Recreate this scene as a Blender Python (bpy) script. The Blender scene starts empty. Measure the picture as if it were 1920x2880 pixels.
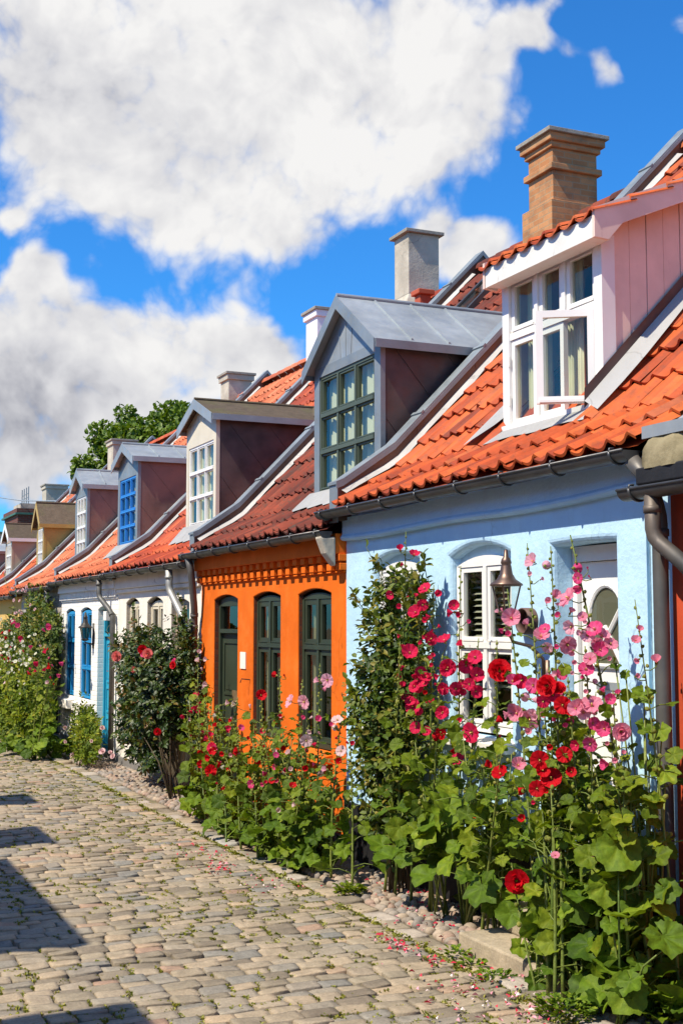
import bpy, math, random
from mathutils import Vector, Matrix
R = math.radians
rng = random.Random(11)
scene = bpy.context.scene
C = scene.collection
G = -2.05                      # street level below eye level; everything is lifted by -G at the end

# ------------------------------------------------------------------ camera geometry
F = 3560.0; YAW = R(23.8); PIT = math.atan(313 / F)
def ray(u, v):
    x = (u - 960) / F; y = (1440 - v) / F
    zz = math.cos(PIT) - y * math.sin(PIT); yy = math.sin(PIT) + y * math.cos(PIT)
    return Vector((x * math.cos(YAW) + zz * math.sin(YAW), -x * math.sin(YAW) + zz * math.cos(YAW), yy))
def at(u, v, X):               # a point of the photo on the plane X metres right of the eye
    r = ray(u, v); return r * (X / r.x)
def proj(p):
    x = p.x * math.cos(YAW) - p.y * math.sin(YAW); d = p.x * math.sin(YAW) + p.y * math.cos(YAW)
    z = d * math.cos(PIT) + p.z * math.sin(PIT); y = -d * math.sin(PIT) + p.z * math.cos(PIT)
    return 960 + F * x / z, 1440 - F * y / z

# ------------------------------------------------------------------ objects
BASE = {}
def tag(o, label=None, cat=None, group=None, kind=None):
    if label: o['label'] = label
    if cat: o['category'] = cat
    if group: o['group'] = group
    if kind: o['kind'] = kind
    return o
def thing(name, loc, label, cat, group=None):
    o = bpy.data.objects.new(name, None); C.objects.link(o); o.empty_display_size = .1
    o.location = loc; BASE[o.name] = Vector(loc)
    return tag(o, label, cat, group)

class MB:
    def __init__(s): s.v = []; s.f = []; s.m = []; s.r = []; s.mats = []
    def mi(s, mat):
        if mat not in s.mats: s.mats.append(mat)
        return s.mats.index(mat)
    def add(s, vs, fs, mat=0, rnd=None):
        b = len(s.v); s.v.extend([tuple(p) for p in vs])
        k = s.mi(mat) if not isinstance(mat, int) else mat
        for f in fs:
            s.f.append([i + b for i in f]); s.m.append(k); s.r.append(rng.random() if rnd is None else rnd)
    def quad(s, a, b, c, d, mat, rnd=0.5): s.add([a, b, c, d], [(0, 1, 2, 3)], mat, rnd)
    def poly(s, pts, mat, rnd=0.5): s.add(pts, [tuple(range(len(pts)))], mat, rnd)
    def box(s, x0, x1, y0, y1, z0, z1, mat, rnd=0.5):
        s.add([(x0,y0,z0),(x1,y0,z0),(x1,y1,z0),(x0,y1,z0),(x0,y0,z1),(x1,y0,z1),(x1,y1,z1),(x0,y1,z1)],
              [(0,3,2,1),(4,5,6,7),(0,1,5,4),(1,2,6,5),(2,3,7,6),(3,0,4,7)], mat, rnd)
    def extrude(s, pts, vec, mat, rnd=0.5):          # closed polygon swept by vec
        n = len(pts); vec = Vector(vec); a = [Vector(p) for p in pts]; b = [p + vec for p in a]
        s.add(a + b, [tuple(range(n))[::-1], tuple(range(n, 2 * n))] + [(i, (i + 1) % n, n + (i + 1) % n, n + i) for i in range(n)], mat, rnd)
    def tube(s, pts, rad, mat, n=8, rnd=0.5, caps=True):
        pts = [Vector(p) for p in pts]; N = len(pts)
        if not hasattr(rad, '__len__'): rad = [rad] * N
        vs = []; up = Vector((0, 0, 1)); prev = None
        for i, p in enumerate(pts):
            t = (pts[min(i + 1, N - 1)] - pts[max(i - 1, 0)])
            t = t.normalized() if t.length > 1e-9 else up
            if prev is None:
                a = t.cross(up if abs(t.z) < .95 else Vector((1, 0, 0))).normalized()
            else:
                a = (prev - t * prev.dot(t)).normalized()
            prev = a; b = t.cross(a)
            for k in range(n):
                w = 2 * math.pi * k / n; vs.append(p + (a * math.cos(w) + b * math.sin(w)) * rad[i])
        fs = [(i*n+k, i*n+(k+1)%n, (i+1)*n+(k+1)%n, (i+1)*n+k) for i in range(N-1) for k in range(n)]
        if caps: fs += [tuple(range(n))[::-1], tuple(range((N-1)*n, N*n))]
        s.add(vs, fs, mat, rnd)
    def lathe(s, c, prof, mat, n=20, rnd=0.5):       # prof: (radius, z)
        vs = []; c = Vector(c)
        for r, z in prof:
            for k in range(n):
                w = 2 * math.pi * k / n; vs.append(c + Vector((r * math.cos(w), r * math.sin(w), z)))
        s.add(vs, [(i*n+k, i*n+(k+1)%n, (i+1)*n+(k+1)%n, (i+1)*n+k) for i in range(len(prof)-1) for k in range(n)], mat, rnd)
    def ball(s, c, r, mat, rnd=0.5, sq=(1,1,1), n=6, m=4):
        vs = [(c[0], c[1], c[2] - r * sq[2])]
        for j in range(1, m):
            w = math.pi * j / m - math.pi / 2
            for k in range(n):
                a = 2 * math.pi * k / n; vs.append((c[0] + r*sq[0]*math.cos(w)*math.cos(a), c[1] + r*sq[1]*math.cos(w)*math.sin(a), c[2] + r*sq[2]*math.sin(w)))
        vs.append((c[0], c[1], c[2] + r * sq[2])); L = len(vs) - 1
        fs = [(0, 1 + (k + 1) % n, 1 + k) for k in range(n)]
        for j in range(m - 2):
            fs += [(1+j*n+k, 1+j*n+(k+1)%n, 1+(j+1)*n+(k+1)%n, 1+(j+1)*n+k) for k in range(n)]
        fs += [(L, 1+(m-2)*n+k, 1+(m-2)*n+(k+1)%n) for k in range(n)]
        s.add(vs, fs, mat, rnd)
    def mesh(s, name, off=Vector((0,0,0)), smooth=False):
        me = bpy.data.meshes.new(name)
        me.from_pydata([(p[0]-off[0], p[1]-off[1], p[2]-off[2]) for p in s.v], [], s.f)
        for m in s.mats: me.materials.append(m)
        me.polygons.foreach_set('material_index', s.m)
        at_ = me.attributes.new('rnd', 'FLOAT', 'FACE'); at_.data.foreach_set('value', s.r)
        if smooth: me.polygons.foreach_set('use_smooth', [True] * len(s.f))
        me.update(); return me
    def build(s, name, parent=None, smooth=False, loc=None, bevel=0):
        if not s.v: return None
        off = Vector((0,0,0))
        if parent is not None: off = BASE[parent.name]
        elif loc is not None: off = Vector(loc)
        o = bpy.data.objects.new(name, s.mesh(name, off, smooth)); C.objects.link(o)
        BASE[o.name] = off.copy()
        if parent is not None: o.parent = parent
        elif loc is not None: o.location = loc
        if bevel:
            b = o.modifiers.new('bevel', 'BEVEL'); b.width = bevel; b.segments = 2; b.limit_method = 'ANGLE'; b.angle_limit = R(40)
        return o

# ------------------------------------------------------------------ materials
def new_mat(name):
    m = bpy.data.materials.new(name); m.use_nodes = True
    return m, m.node_tree, m.node_tree.nodes['Principled BSDF'], m.node_tree.nodes['Material Output']
def coords(nt, scale=1.0):
    t = nt.nodes.new('ShaderNodeTexCoord'); mp = nt.nodes.new('ShaderNodeMapping')
    mp.inputs['Scale'].default_value = scale if hasattr(scale, '__len__') else (scale,) * 3
    nt.links.new(t.outputs['Object'], mp.inputs['Vector']); return mp.outputs['Vector']
def noise(nt, vec, scale, detail=4, rough=.55):
    n = nt.nodes.new('ShaderNodeTexNoise'); n.inputs['Scale'].default_value = scale
    n.inputs['Detail'].default_value = detail; n.inputs['Roughness'].default_value = rough
    nt.links.new(vec, n.inputs['Vector']); return n.outputs['Fac']
def ramp(nt, fac, stops):
    r = nt.nodes.new('ShaderNodeValToRGB'); e = r.color_ramp.elements
    while len(e) < len(stops): e.new(.5)
    for el, (p, c) in zip(e, stops): el.position = p; el.color = (*c, 1) if len(c) == 3 else c
    nt.links.new(fac, r.inputs['Fac']); return r.outputs['Color']
def mix(nt, a, b, fac, mode='MIX'):
    n = nt.nodes.new('ShaderNodeMix'); n.data_type = 'RGBA'; n.blend_type = mode
    for sock, val in ((6, a), (7, b), (0, fac)):
        if hasattr(val, 'is_linked'): nt.links.new(val, n.inputs[sock])
        else: n.inputs[sock].default_value = val if sock == 0 else (*val, 1)
    return n.outputs[2]
def bump(nt, p, h, strength=.3, dist=.01):
    b = nt.nodes.new('ShaderNodeBump'); b.inputs['Strength'].default_value = strength; b.inputs['Distance'].default_value = dist
    nt.links.new(h, b.inputs['Height']); nt.links.new(b.outputs['Normal'], p.inputs['Normal'])
def rnd_attr(nt):
    a = nt.nodes.new('ShaderNodeAttribute'); a.attribute_name = 'rnd'; return a.outputs['Fac']
def scl(c, k): return tuple(min(1, x * k) for x in c)

def plaster(name, col, var=.12, rough=.85, stain=(.3,.27,.22), stain_amt=.25, bs=.5, brick=False):
    m, nt, p, out = new_mat(name); v = coords(nt)
    n1 = noise(nt, v, 1.3, 6); n2 = noise(nt, v, 28, 5, .65); n3 = noise(nt, v, 6, 4)
    c = ramp(nt, n1, [(.3, scl(col, 1 - var)), (.7, scl(col, 1 + var * .6))])
    sv = coords(nt, (1, 1, .18)); st = ramp(nt, noise(nt, sv, 7, 6, .7), [(.56, (0,0,0)), (.8, (1,1,1))])
    s2 = nt.nodes.new('ShaderNodeMath'); s2.operation = 'MULTIPLY'; s2.inputs[1].default_value = stain_amt
    nt.links.new(st, s2.inputs[0])
    c = mix(nt, c, tuple(a * .5 + b * .5 for a, b in zip(col, stain)), s2.outputs[0])
    vo = nt.nodes.new('ShaderNodeTexVoronoi'); vo.feature = 'DISTANCE_TO_EDGE'; vo.inputs['Scale'].default_value = 1.1
    wob = nt.nodes.new('ShaderNodeVectorMath'); wob.operation = 'MULTIPLY_ADD'; wn = nt.nodes.new('ShaderNodeTexNoise'); wn.inputs['Scale'].default_value = 3; wn.inputs['Detail'].default_value = 6
    nt.links.new(v, wn.inputs['Vector']); nt.links.new(wn.outputs['Color'], wob.inputs[0]); wob.inputs[1].default_value = (.5,.5,.5); nt.links.new(v, wob.inputs[2]); nt.links.new(wob.outputs[0], vo.inputs['Vector'])
    ck = ramp(nt, vo.outputs['Distance'], [(.0, (1,1,1)), (.010, (0,0,0))]); ck = mix(nt, (0,0,0), ck, ramp(nt, noise(nt, v, .9, 3), [(.5, (0,0,0)), (.6, (.55,.55,.55))]))
    c = mix(nt, c, tuple(a * .35 for a in col), ck)
    pt = ramp(nt, noise(nt, v, 2.6, 7, .7), [(.50, (0,0,0)), (.66, (stain_amt * .55,)*3)]); c = mix(nt, c, tuple(min(1, a * 1.25 + .03) for a in col), pt)
    nt.links.new(c, p.inputs['Base Color']); p.inputs['Roughness'].default_value = rough
    p.inputs['Specular IOR Level'].default_value = .25
    h = mix(nt, n2, n3, .65)
    if brick:
        t = nt.nodes.new('ShaderNodeTexBrick'); mp = nt.nodes.new('ShaderNodeMapping')
        mp.inputs['Rotation'].default_value = (R(90), 0, R(90))
        tc = nt.nodes.new('ShaderNodeTexCoord'); sep = nt.nodes.new('ShaderNodeSeparateXYZ'); cb = nt.nodes.new('ShaderNodeCombineXYZ')
        ad = nt.nodes.new('ShaderNodeMath'); ad.operation = 'ADD'
        nt.links.new(tc.outputs['Object'], sep.inputs[0]); nt.links.new(sep.outputs[0], ad.inputs[0]); nt.links.new(sep.outputs[1], ad.inputs[1])
        nt.links.new(ad.outputs[0], cb.inputs[0]); nt.links.new(sep.outputs[2], cb.inputs[1]); nt.links.new(cb.outputs[0], t.inputs['Vector'])
        t.inputs['Scale'].default_value = 1; t.inputs['Brick Width'].default_value = .24; t.inputs['Row Height'].default_value = .075
        t.inputs['Mortar Size'].default_value = .008; t.inputs['Mortar Smooth'].default_value = .6
        t.inputs['Color1'].default_value = (1,1,1,1); t.inputs['Color2'].default_value = (.8,.8,.8,1); t.inputs['Mortar'].default_value = (0,0,0,1)
        h = mix(nt, h, t.outputs['Color'], .55)
    bump(nt, p, h, bs, .015); return m
def brick(name, a, b, mortar, dirt=.3):
    m, nt, p, out = new_mat(name)
    t = nt.nodes.new('ShaderNodeTexBrick'); tc = nt.nodes.new('ShaderNodeTexCoord'); sep = nt.nodes.new('ShaderNodeSeparateXYZ'); cb = nt.nodes.new('ShaderNodeCombineXYZ')
    ad = nt.nodes.new('ShaderNodeMath'); ad.operation = 'ADD'
    nt.links.new(tc.outputs['Object'], sep.inputs[0]); nt.links.new(sep.outputs[0], ad.inputs[0]); nt.links.new(sep.outputs[1], ad.inputs[1])
    nt.links.new(ad.outputs[0], cb.inputs[0]); nt.links.new(sep.outputs[2], cb.inputs[1]); nt.links.new(cb.outputs[0], t.inputs['Vector'])
    t.inputs['Scale'].default_value = 1; t.inputs['Brick Width'].default_value = .22; t.inputs['Row Height'].default_value = .07; t.inputs['Mortar Size'].default_value = .008
    t.inputs['Color1'].default_value = (*a, 1); t.inputs['Color2'].default_value = (*b, 1); t.inputs['Mortar'].default_value = (*mortar, 1)
    v = coords(nt); d = ramp(nt, noise(nt, v, 3.5, 6, .65), [(.45, (0,0,0)), (.75, (dirt,)*3)])
    c = mix(nt, t.outputs['Color'], (.06,.05,.04), d)
    nt.links.new(c, p.inputs['Base Color']); p.inputs['Roughness'].default_value = .9
    bump(nt, p, mix(nt, t.outputs['Fac'], noise(nt, v, 60), .4), .4, -.01); return m
def tile(name, stops, lich=.0, rough=.6):
    m, nt, p, out = new_mat(name); v = coords(nt)
    c = ramp(nt, rnd_attr(nt), stops)
    n = ramp(nt, noise(nt, v, 5, 6, .65), [(.35, (.72,)*3), (.65, (1.08,)*3)])
    c = mix(nt, c, n, 1.0, 'MULTIPLY')
    if lich:
        l = ramp(nt, noise(nt, v, 18, 5, .7), [(.5, (0,0,0)), (.7, (lich,)*3)])
        c = mix(nt, c, (.07,.05,.035), l)
    nt.links.new(c, p.inputs['Base Color']); p.inputs['Roughness'].default_value = rough; p.inputs['Specular IOR Level'].default_value = .35
    bump(nt, p, noise(nt, v, 60), .15, .004); return m
def metal(name, col, rough=.45, met=.6, var=.25, patch=None):
    m, nt, p, out = new_mat(name); v = coords(nt)
    c = ramp(nt, noise(nt, v, 2.2, 6, .6), [(.3, scl(col, 1 - var)), (.7, scl(col, 1 + var))])
    if patch:
        pm = ramp(nt, noise(nt, v, 1.1, 3, .5), [(.45, (0,0,0)), (.7, (.8,.8,.8))]); c = mix(nt, c, patch, pm)
    nt.links.new(c, p.inputs['Base Color']); p.inputs['Metallic'].default_value = met
    rr = ramp(nt, noise(nt, v, 9, 4), [(.3, (rough - .1,)*3), (.7, (rough + .15,)*3)]); nt.links.new(rr, p.inputs['Roughness'])
    bump(nt, p, noise(nt, v, 5, 3), .12, .02); return m
def paint(name, col, rough=.45, var=.08, wear=0, wearcol=(.2,.15,.1)):
    m, nt, p, out = new_mat(name); v = coords(nt)
    c = ramp(nt, noise(nt, v, 4, 5), [(.3, scl(col, 1 - var)), (.7, scl(col, 1 + var))])
    if wear:
        w = ramp(nt, noise(nt, coords(nt, (1, 1, .3)), 22, 5, .7), [(.6, (0,0,0)), (.75, (wear,)*3)]); c = mix(nt, c, wearcol, w)
    nt.links.new(c, p.inputs['Base Color']); p.inputs['Roughness'].default_value = rough; p.inputs['Specular IOR Level'].default_value = .35
    bump(nt, p, noise(nt, coords(nt, (1, 1, .15)), 40), .1, .004); return m
def stone(name, stops, rough=.8, bs=.5, moss=0, fine=40):
    m, nt, p, out = new_mat(name); v = coords(nt)
    c = ramp(nt, rnd_attr(nt), stops)
    n = ramp(nt, noise(nt, v, 9, 8, .7), [(.3, (.68,)*3), (.7, (1.12,)*3)]); c = mix(nt, c, n, 1.0, 'MULTIPLY')
    n = ramp(nt, noise(nt, v, 70, 3, .6), [(.3, (.8,)*3), (.7, (1.1,)*3)]); c = mix(nt, c, n, 1.0, 'MULTIPLY')
    if moss:
        w = ramp(nt, noise(nt, v, 2.4, 5, .7), [(.5, (0,0,0)), (.72, (moss,)*3)]); c = mix(nt, c, (.11,.13,.03), w)
    nt.links.new(c, p.inputs['Base Color']); p.inputs['Roughness'].default_value = rough; p.inputs['Specular IOR Level'].default_value = .25
    bump(nt, p, noise(nt, v, fine, 6, .7), bs, .008); return m
def leafmat(name, stops, trans=.35, rough=.45, spec=.4, veins=0):
    m, nt, p, out = new_mat(name); v = coords(nt)
    c = ramp(nt, rnd_attr(nt), stops)
    c = mix(nt, c, ramp(nt, noise(nt, v, 30, 4), [(.3, (.75,)*3), (.7, (1.15,)*3)]), 1.0, 'MULTIPLY')
    nt.links.new(c, p.inputs['Base Color']); p.inputs['Roughness'].default_value = rough; p.inputs['Specular IOR Level'].default_value = spec
    t = nt.nodes.new('ShaderNodeBsdfTranslucent'); nt.links.new(mix(nt, c, (1.0, 1.0, .25), 1.0, 'MULTIPLY'), t.inputs['Color'])
    ms = nt.nodes.new('ShaderNodeMixShader'); ms.inputs[0].default_value = trans
    nt.links.new(p.outputs[0], ms.inputs[1]); nt.links.new(t.outputs[0], ms.inputs[2]); nt.links.new(ms.outputs[0], out.inputs['Surface'])
    bump(nt, p, noise(nt, v, 38, 5, .65), .6, .010); return m
def petal(name, rim, mid, heart, trans=.35):
    m, nt, p, out = new_mat(name)
    tc = nt.nodes.new('ShaderNodeTexCoord'); ln = nt.nodes.new('ShaderNodeVectorMath'); ln.operation = 'LENGTH'
    nt.links.new(tc.outputs['Object'], ln.inputs[0])
    c = ramp(nt, ln.outputs['Value'], [(.10, heart), (.26, mid), (.62, rim), (1.0, scl(rim, .92))])
    sp = nt.nodes.new('ShaderNodeSeparateXYZ'); nt.links.new(tc.outputs['Object'], sp.inputs[0])
    an = nt.nodes.new('ShaderNodeMath'); an.operation = 'ARCTAN2'; nt.links.new(sp.outputs[1], an.inputs[0]); nt.links.new(sp.outputs[0], an.inputs[1])
    wv = nt.nodes.new('ShaderNodeCombineXYZ'); nt.links.new(an.outputs[0], wv.inputs[0])
    rr = nt.nodes.new('ShaderNodeMath'); rr.operation = 'MULTIPLY'; rr.inputs[1].default_value = .12
    nt.links.new(ln.outputs['Value'], rr.inputs[0]); nt.links.new(rr.outputs[0], wv.inputs[1])
    vn = noise(nt, wv.outputs[0], 11, 3, .6)
    c = mix(nt, c, ramp(nt, vn, [(.35, (.78,)*3), (.65, (1.06,)*3)]), 1.0, 'MULTIPLY')
    nt.links.new(c, p.inputs['Base Color']); p.inputs['Roughness'].default_value = .6; p.inputs['Specular IOR Level'].default_value = .15
    t = nt.nodes.new('ShaderNodeBsdfTranslucent'); nt.links.new(c, t.inputs['Color'])
    ms = nt.nodes.new('ShaderNodeMixShader'); ms.inputs[0].default_value = trans
    nt.links.new(p.outputs[0], ms.inputs[1]); nt.links.new(t.outputs[0], ms.inputs[2]); nt.links.new(ms.outputs[0], out.inputs['Surface'])
    bump(nt, p, vn, .3, .02); return m
def glassmat(name, tint=(.78,.84,.8), k=1.0):
    m, nt, p, out = new_mat(name); nt.nodes.remove(p)
    tr = nt.nodes.new('ShaderNodeBsdfTransparent'); tr.inputs['Color'].default_value = (*tint, 1)
    gl = nt.nodes.new('ShaderNodeBsdfGlossy'); gl.inputs['Roughness'].default_value = .015; gl.inputs['Color'].default_value = (.85,.84,.76,1)
    b = nt.nodes.new('ShaderNodeBump'); b.inputs['Strength'].default_value = .06; b.inputs['Distance'].default_value = .02
    nt.links.new(noise(nt, coords(nt), 4, 2), b.inputs['Height']); nt.links.new(b.outputs[0], gl.inputs['Normal'])
    lw = nt.nodes.new('ShaderNodeLayerWeight'); lw.inputs['Blend'].default_value = .5; fr = nt.nodes.new('ShaderNodeMath'); fr.operation = 'POWER'; fr.inputs[1].default_value = 4.0; nt.links.new(lw.outputs['Facing'], fr.inputs[0])
    mu = nt.nodes.new('ShaderNodeMath'); mu.operation = 'MULTIPLY_ADD'; mu.inputs[1].default_value = .9 * k; mu.inputs[2].default_value = .06 * k; mu.use_clamp = True
    nt.links.new(fr.outputs[0], mu.inputs[0])
    ms = nt.nodes.new('ShaderNodeMixShader'); nt.links.new(mu.outputs[0], ms.inputs[0]); nt.links.new(tr.outputs[0], ms.inputs[1]); nt.links.new(gl.outputs[0], ms.inputs[2])
    nt.links.new(ms.outputs[0], out.inputs['Surface']); return m

M = {}
M['blue'] = plaster('blue_plaster', (.48,.715,.89), .09, stain=(.30,.38,.42), stain_amt=.55, bs=.9)
M['orange'] = plaster('orange_plaster', (.76,.145,.005), .22, stain=(.34,.06,.01), stain_amt=.7, bs=.5)
M['white'] = plaster('white_plaster', (.82,.77,.68), .1, stain=(.35,.3,.25), stain_amt=.45, bs=.45)
M['white_brick'] = plaster('whitewashed_brick', (.88,.86,.81), .05, stain=(.42,.41,.40), stain_amt=.2, bs=.55, brick=True)
M['grey_brick'] = plaster('bare_grey_brick', (.42,.38,.33), .25, stain=(.15,.12,.1), stain_amt=.5, bs=.7, brick=True)
M['red'] = plaster('red_plaster', (.50,.07,.025), .15, stain=(.2,.04,.02), stain_amt=.3, bs=.4)
M['yellow'] = plaster('ochre_plaster', (.62,.40,.12), .12, bs=.3)
M['dark_brick'] = brick('dark_red_brick', (.16,.035,.02), (.11,.025,.018), (.12,.1,.08))
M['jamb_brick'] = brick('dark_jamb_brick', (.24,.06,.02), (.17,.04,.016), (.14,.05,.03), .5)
M['tan_brick'] = brick('tan_brick', (.54,.25,.10), (.43,.18,.065), (.40,.25,.13), .6)
M['old_brick'] = brick('old_red_brick', (.30,.09,.05), (.22,.06,.04), (.4,.36,.3), .3)
M['concrete'] = stone('old_concrete', [(0,(.33,.30,.25)), (1,(.40,.36,.30))], .9, .6, .25)
M['chim_grey'] = plaster('grey_render', (.50,.45,.36), .3, stain=(.14,.11,.05), stain_amt=.9, bs=.8)
M['chim_white'] = plaster('white_render', (.8,.77,.82), .05, stain_amt=.15)
M['mossy'] = plaster('mossy_render', (.25,.21,.12), .45, stain=(.05,.045,.02), stain_amt=.9, bs=1.0)
M['tar'] = plaster('black_tar', (.02,.02,.022), .3, stain=(.1,.1,.1), stain_amt=.3, bs=.4, rough=.6)
M['plinth'] = plaster('grey_plinth', (.2,.19,.18), .2, stain=(.08,.08,.08), stain_amt=.5)
M['tile_bright'] = tile('orange_pantiles', [(0,(.20,.035,.013)), (.10,(.38,.058,.013)), (.5,(.52,.088,.015)), (.9,(.60,.125,.024)), (1,(.42,.11,.04))], .42)
M['tile_red'] = tile('red_pantiles', [(0,(.27,.035,.012)), (.5,(.44,.060,.015)), (1,(.54,.10,.025))], .3)
M['tile_dark'] = tile('weathered_pantiles', [(0,(.10,.022,.015)), (.5,(.20,.036,.018)), (.85,(.28,.055,.025)), (1,(.10,.035,.025))], .85, .85)
M['tile_pale'] = tile('pale_pantiles', [(0,(.44,.10,.035)), (.5,(.56,.14,.05)), (1,(.62,.20,.09))], .2)
M['zinc'] = metal('pale_zinc', (.34,.375,.39), .5, .35, .2)
M['zinc_blue'] = metal('blue_grey_zinc', (.25,.285,.30), .5, .35, .2)
M['zinc_brown'] = metal('brown_zinc', (.13,.085,.06), .42, .45, .3, (.20,.115,.07))
M['zinc_dark'] = metal('dark_brown_zinc', (.095,.072,.066), .4, .4, .4, (.16,.10,.085))
M['zinc_plum'] = metal('plum_zinc', (.20,.14,.125), .4, .35, .3, (.32,.17,.12))
M['gutter'] = metal('dark_gutter', (.10,.10,.10), .42, .6, .3)
M['gutter_pale'] = metal('galvanised_pipe', (.38,.38,.36), .5, .5, .25, (.32,.20,.12))
M['lead'] = plaster('lead_flashing', (.36,.36,.35), .15, stain=(.2,.2,.2), stain_amt=.5, bs=.9, rough=.6)
M['mortar'] = plaster('mortar_fillet', (.46,.44,.41), .2, stain=(.2,.2,.2), stain_amt=.6, bs=1.0)
M['copper'] = paint('copper_green', (.05,.14,.11), .7, .2)
M['white_wood'] = paint('white_paint', (.80,.79,.75), .4, .04)
M['worn_white'] = paint('worn_white_paint', (.74,.73,.67), .6, .08, .7, (.22,.17,.14))
M['cream_wood'] = paint('cream_paint', (.66,.60,.46), .5, .06, .3, (.3,.25,.18))
M['pink_wood'] = paint('pink_boards', (.76,.56,.465), .6, .1, .25, (.4,.22,.2))
M['green_wood'] = paint('dark_green_paint', (.032,.045,.026), .5, .15)
M['grey_green'] = paint('grey_green_paint', (.075,.095,.065), .5, .1)
M['blue_wood'] = paint('bright_blue_paint', (.03,.22,.62), .4, .08)
M['teal_wood'] = paint('teal_paint', (.02,.33,.50), .4, .08)
M['ochre_wood'] = paint('ochre_boards', (.42,.29,.08), .5, .1)
M['beige_wood'] = paint('beige_boards', (.42,.32,.22), .5, .08)
M['felt'] = stone('mossy_felt', [(0,(.11,.085,.06)), (1,(.15,.115,.08))], .95, .9, .35)
M['curtain'] = paint('pale_curtain', (.70,.70,.54), .9, .1)
M['blind'] = paint('grey_blind', (.42,.41,.36), .7, .05)
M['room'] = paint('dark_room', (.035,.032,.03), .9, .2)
M['glass'] = glassmat('window_glass', (.82,.86,.78), 1.0)
M['glass_dark'] = glassmat('dark_window_glass', (.52,.54,.47), .9)
M['lamp_glass'] = glassmat('lantern_glass', (.93,.93,.88), .6)
M['brown_metal'] = metal('bronze_metal', (.17,.11,.085), .4, .7, .25)
M['black_metal'] = metal('black_iron', (.045,.042,.038), .5, .5, .3)
M['rust'] = paint('dark_brown_tube', (.10,.055,.045), .6, .25)
M['pipe_grey'] = metal('old_grey_pipe', (.11,.11,.105), .55, .4, .35, (.13,.095,.07))
M['terracotta'] = paint('terracotta', (.44,.09,.04), .7, .1)
M['sign'] = paint('cream_plate', (.86,.80,.70), .5, .03)
M['brass'] = metal('brass', (.5,.36,.2), .35, .7, .15)
M['road_bed'] = stone('sandy_joints', [(0,(.20,.17,.105)), (1,(.25,.21,.13))], .95, .8, .55)
M['cyan_wood'] = paint('cyan_blue_paint', (.02,.27,.58), .4, .08)
M['cobble'] = stone('granite_setts', [(0,(.22,.18,.13)), (.2,(.34,.285,.20)), (.45,(.43,.34,.23)), (.65,(.36,.305,.225)), (.8,(.24,.23,.20)), (.93,(.48,.365,.235)), (1,(.38,.25,.175))], .75, .9)
M['pebble'] = stone('round_pebbles', [(0,(.20,.18,.16)), (.2,(.34,.27,.20)), (.45,(.40,.27,.20)), (.65,(.30,.27,.24)), (.85,(.46,.36,.26)), (1,(.22,.21,.20))], .8, .5)
M['kerb'] = stone('pale_kerb', [(0,(.42,.38,.31)), (.5,(.48,.40,.32)), (1,(.40,.38,.34))], .8, .6)
M['step'] = stone('sandy_step', [(0,(.40,.33,.23)), (1,(.46,.38,.27))], .9, .7, .2)
M['leaf'] = leafmat('hollyhock_leaves', [(0,(.050,.090,.007)), (.5,(.125,.185,.009)), (.85,(.22,.27,.016)), (1,(.32,.31,.03))], .32, .55, .2)
M['leaf_big'] = leafmat('broad_leaves', [(0,(.045,.092,.007)), (.5,(.115,.195,.011)), (.85,(.20,.28,.018)), (1,(.30,.35,.03))], .3, .55, .2)
M['rose_leaf'] = leafmat('rose_leaves', [(0,(.028,.06,.008)), (.4,(.065,.115,.011)), (.8,(.15,.19,.018)), (1,(.26,.20,.035))], .25, .45, .3)
M['dark_leaf'] = leafmat('dark_rose_leaves', [(0,(.016,.038,.006)), (.6,(.036,.070,.008)), (.88,(.085,.12,.012)), (1,(.17,.09,.02))], .2, .38, .4)
M['tree_leaf'] = leafmat('tree_leaves', [(0,(.045,.095,.008)), (.5,(.11,.19,.014)), (1,(.22,.29,.03))], .3)
M['moss'] = leafmat('moss', [(0,(.14,.17,.015)), (.6,(.27,.28,.03)), (1,(.42,.37,.06))], .3)
M['stem'] = leafmat('green_stems', [(0,(.09,.15,.025)), (1,(.22,.26,.05))], .1)
M['cane'] = paint('rose_canes', (.075,.055,.03), .7, .3)
M['bud'] = leafmat('flower_buds', [(0,(.22,.27,.03)), (1,(.44,.43,.09))], .3)
M['bark'] = paint('bark', (.09,.07,.05), .9, .3)
M['stamen'] = paint('yellow_stamen', (.75,.62,.16), .7, .1)
PET = {
 'red': petal('red_petals', (.72,.006,.016), (.52,.003,.014), (.24,.002,.01), .4),
 'cr': petal('crimson_petals', (.80,.020,.095), (.76,.03,.13), (.36,.015,.04), .42),
 'dp': petal('deep_pink_petals', (.86,.085,.26), (.86,.16,.34), (.62,.04,.12), .42),
 'p': petal('pink_petals', (.90,.32,.44), (.88,.22,.36), (.70,.09,.18), .42),
 'lp': petal('light_pink_petals', (.92,.48,.58), (.90,.36,.50), (.74,.20,.26), .42),
 'pale': petal('pale_pink_petals', (.88,.62,.62), (.84,.50,.52), (.70,.42,.30)),
 'white': petal('white_petals', (.86,.84,.68), (.84,.82,.60), (.6,.6,.2)),
 'coral': petal('coral_petals', (.86,.20,.18), (.84,.26,.22), (.8,.35,.2)),
}

# ------------------------------------------------------------------ house pieces
XW = 4.6                       # the common facade line
def roof_z(x, dz):
    if x < 5.02: return 1.02 + dz + (x - 4.42) * (.34 / .60)
    return 1.36 + dz + (x - 5.02) * 1.03
def roof_x(z, dz): return 5.02 + (z - 1.36 - dz) / 1.03
XR = 8.45

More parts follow.
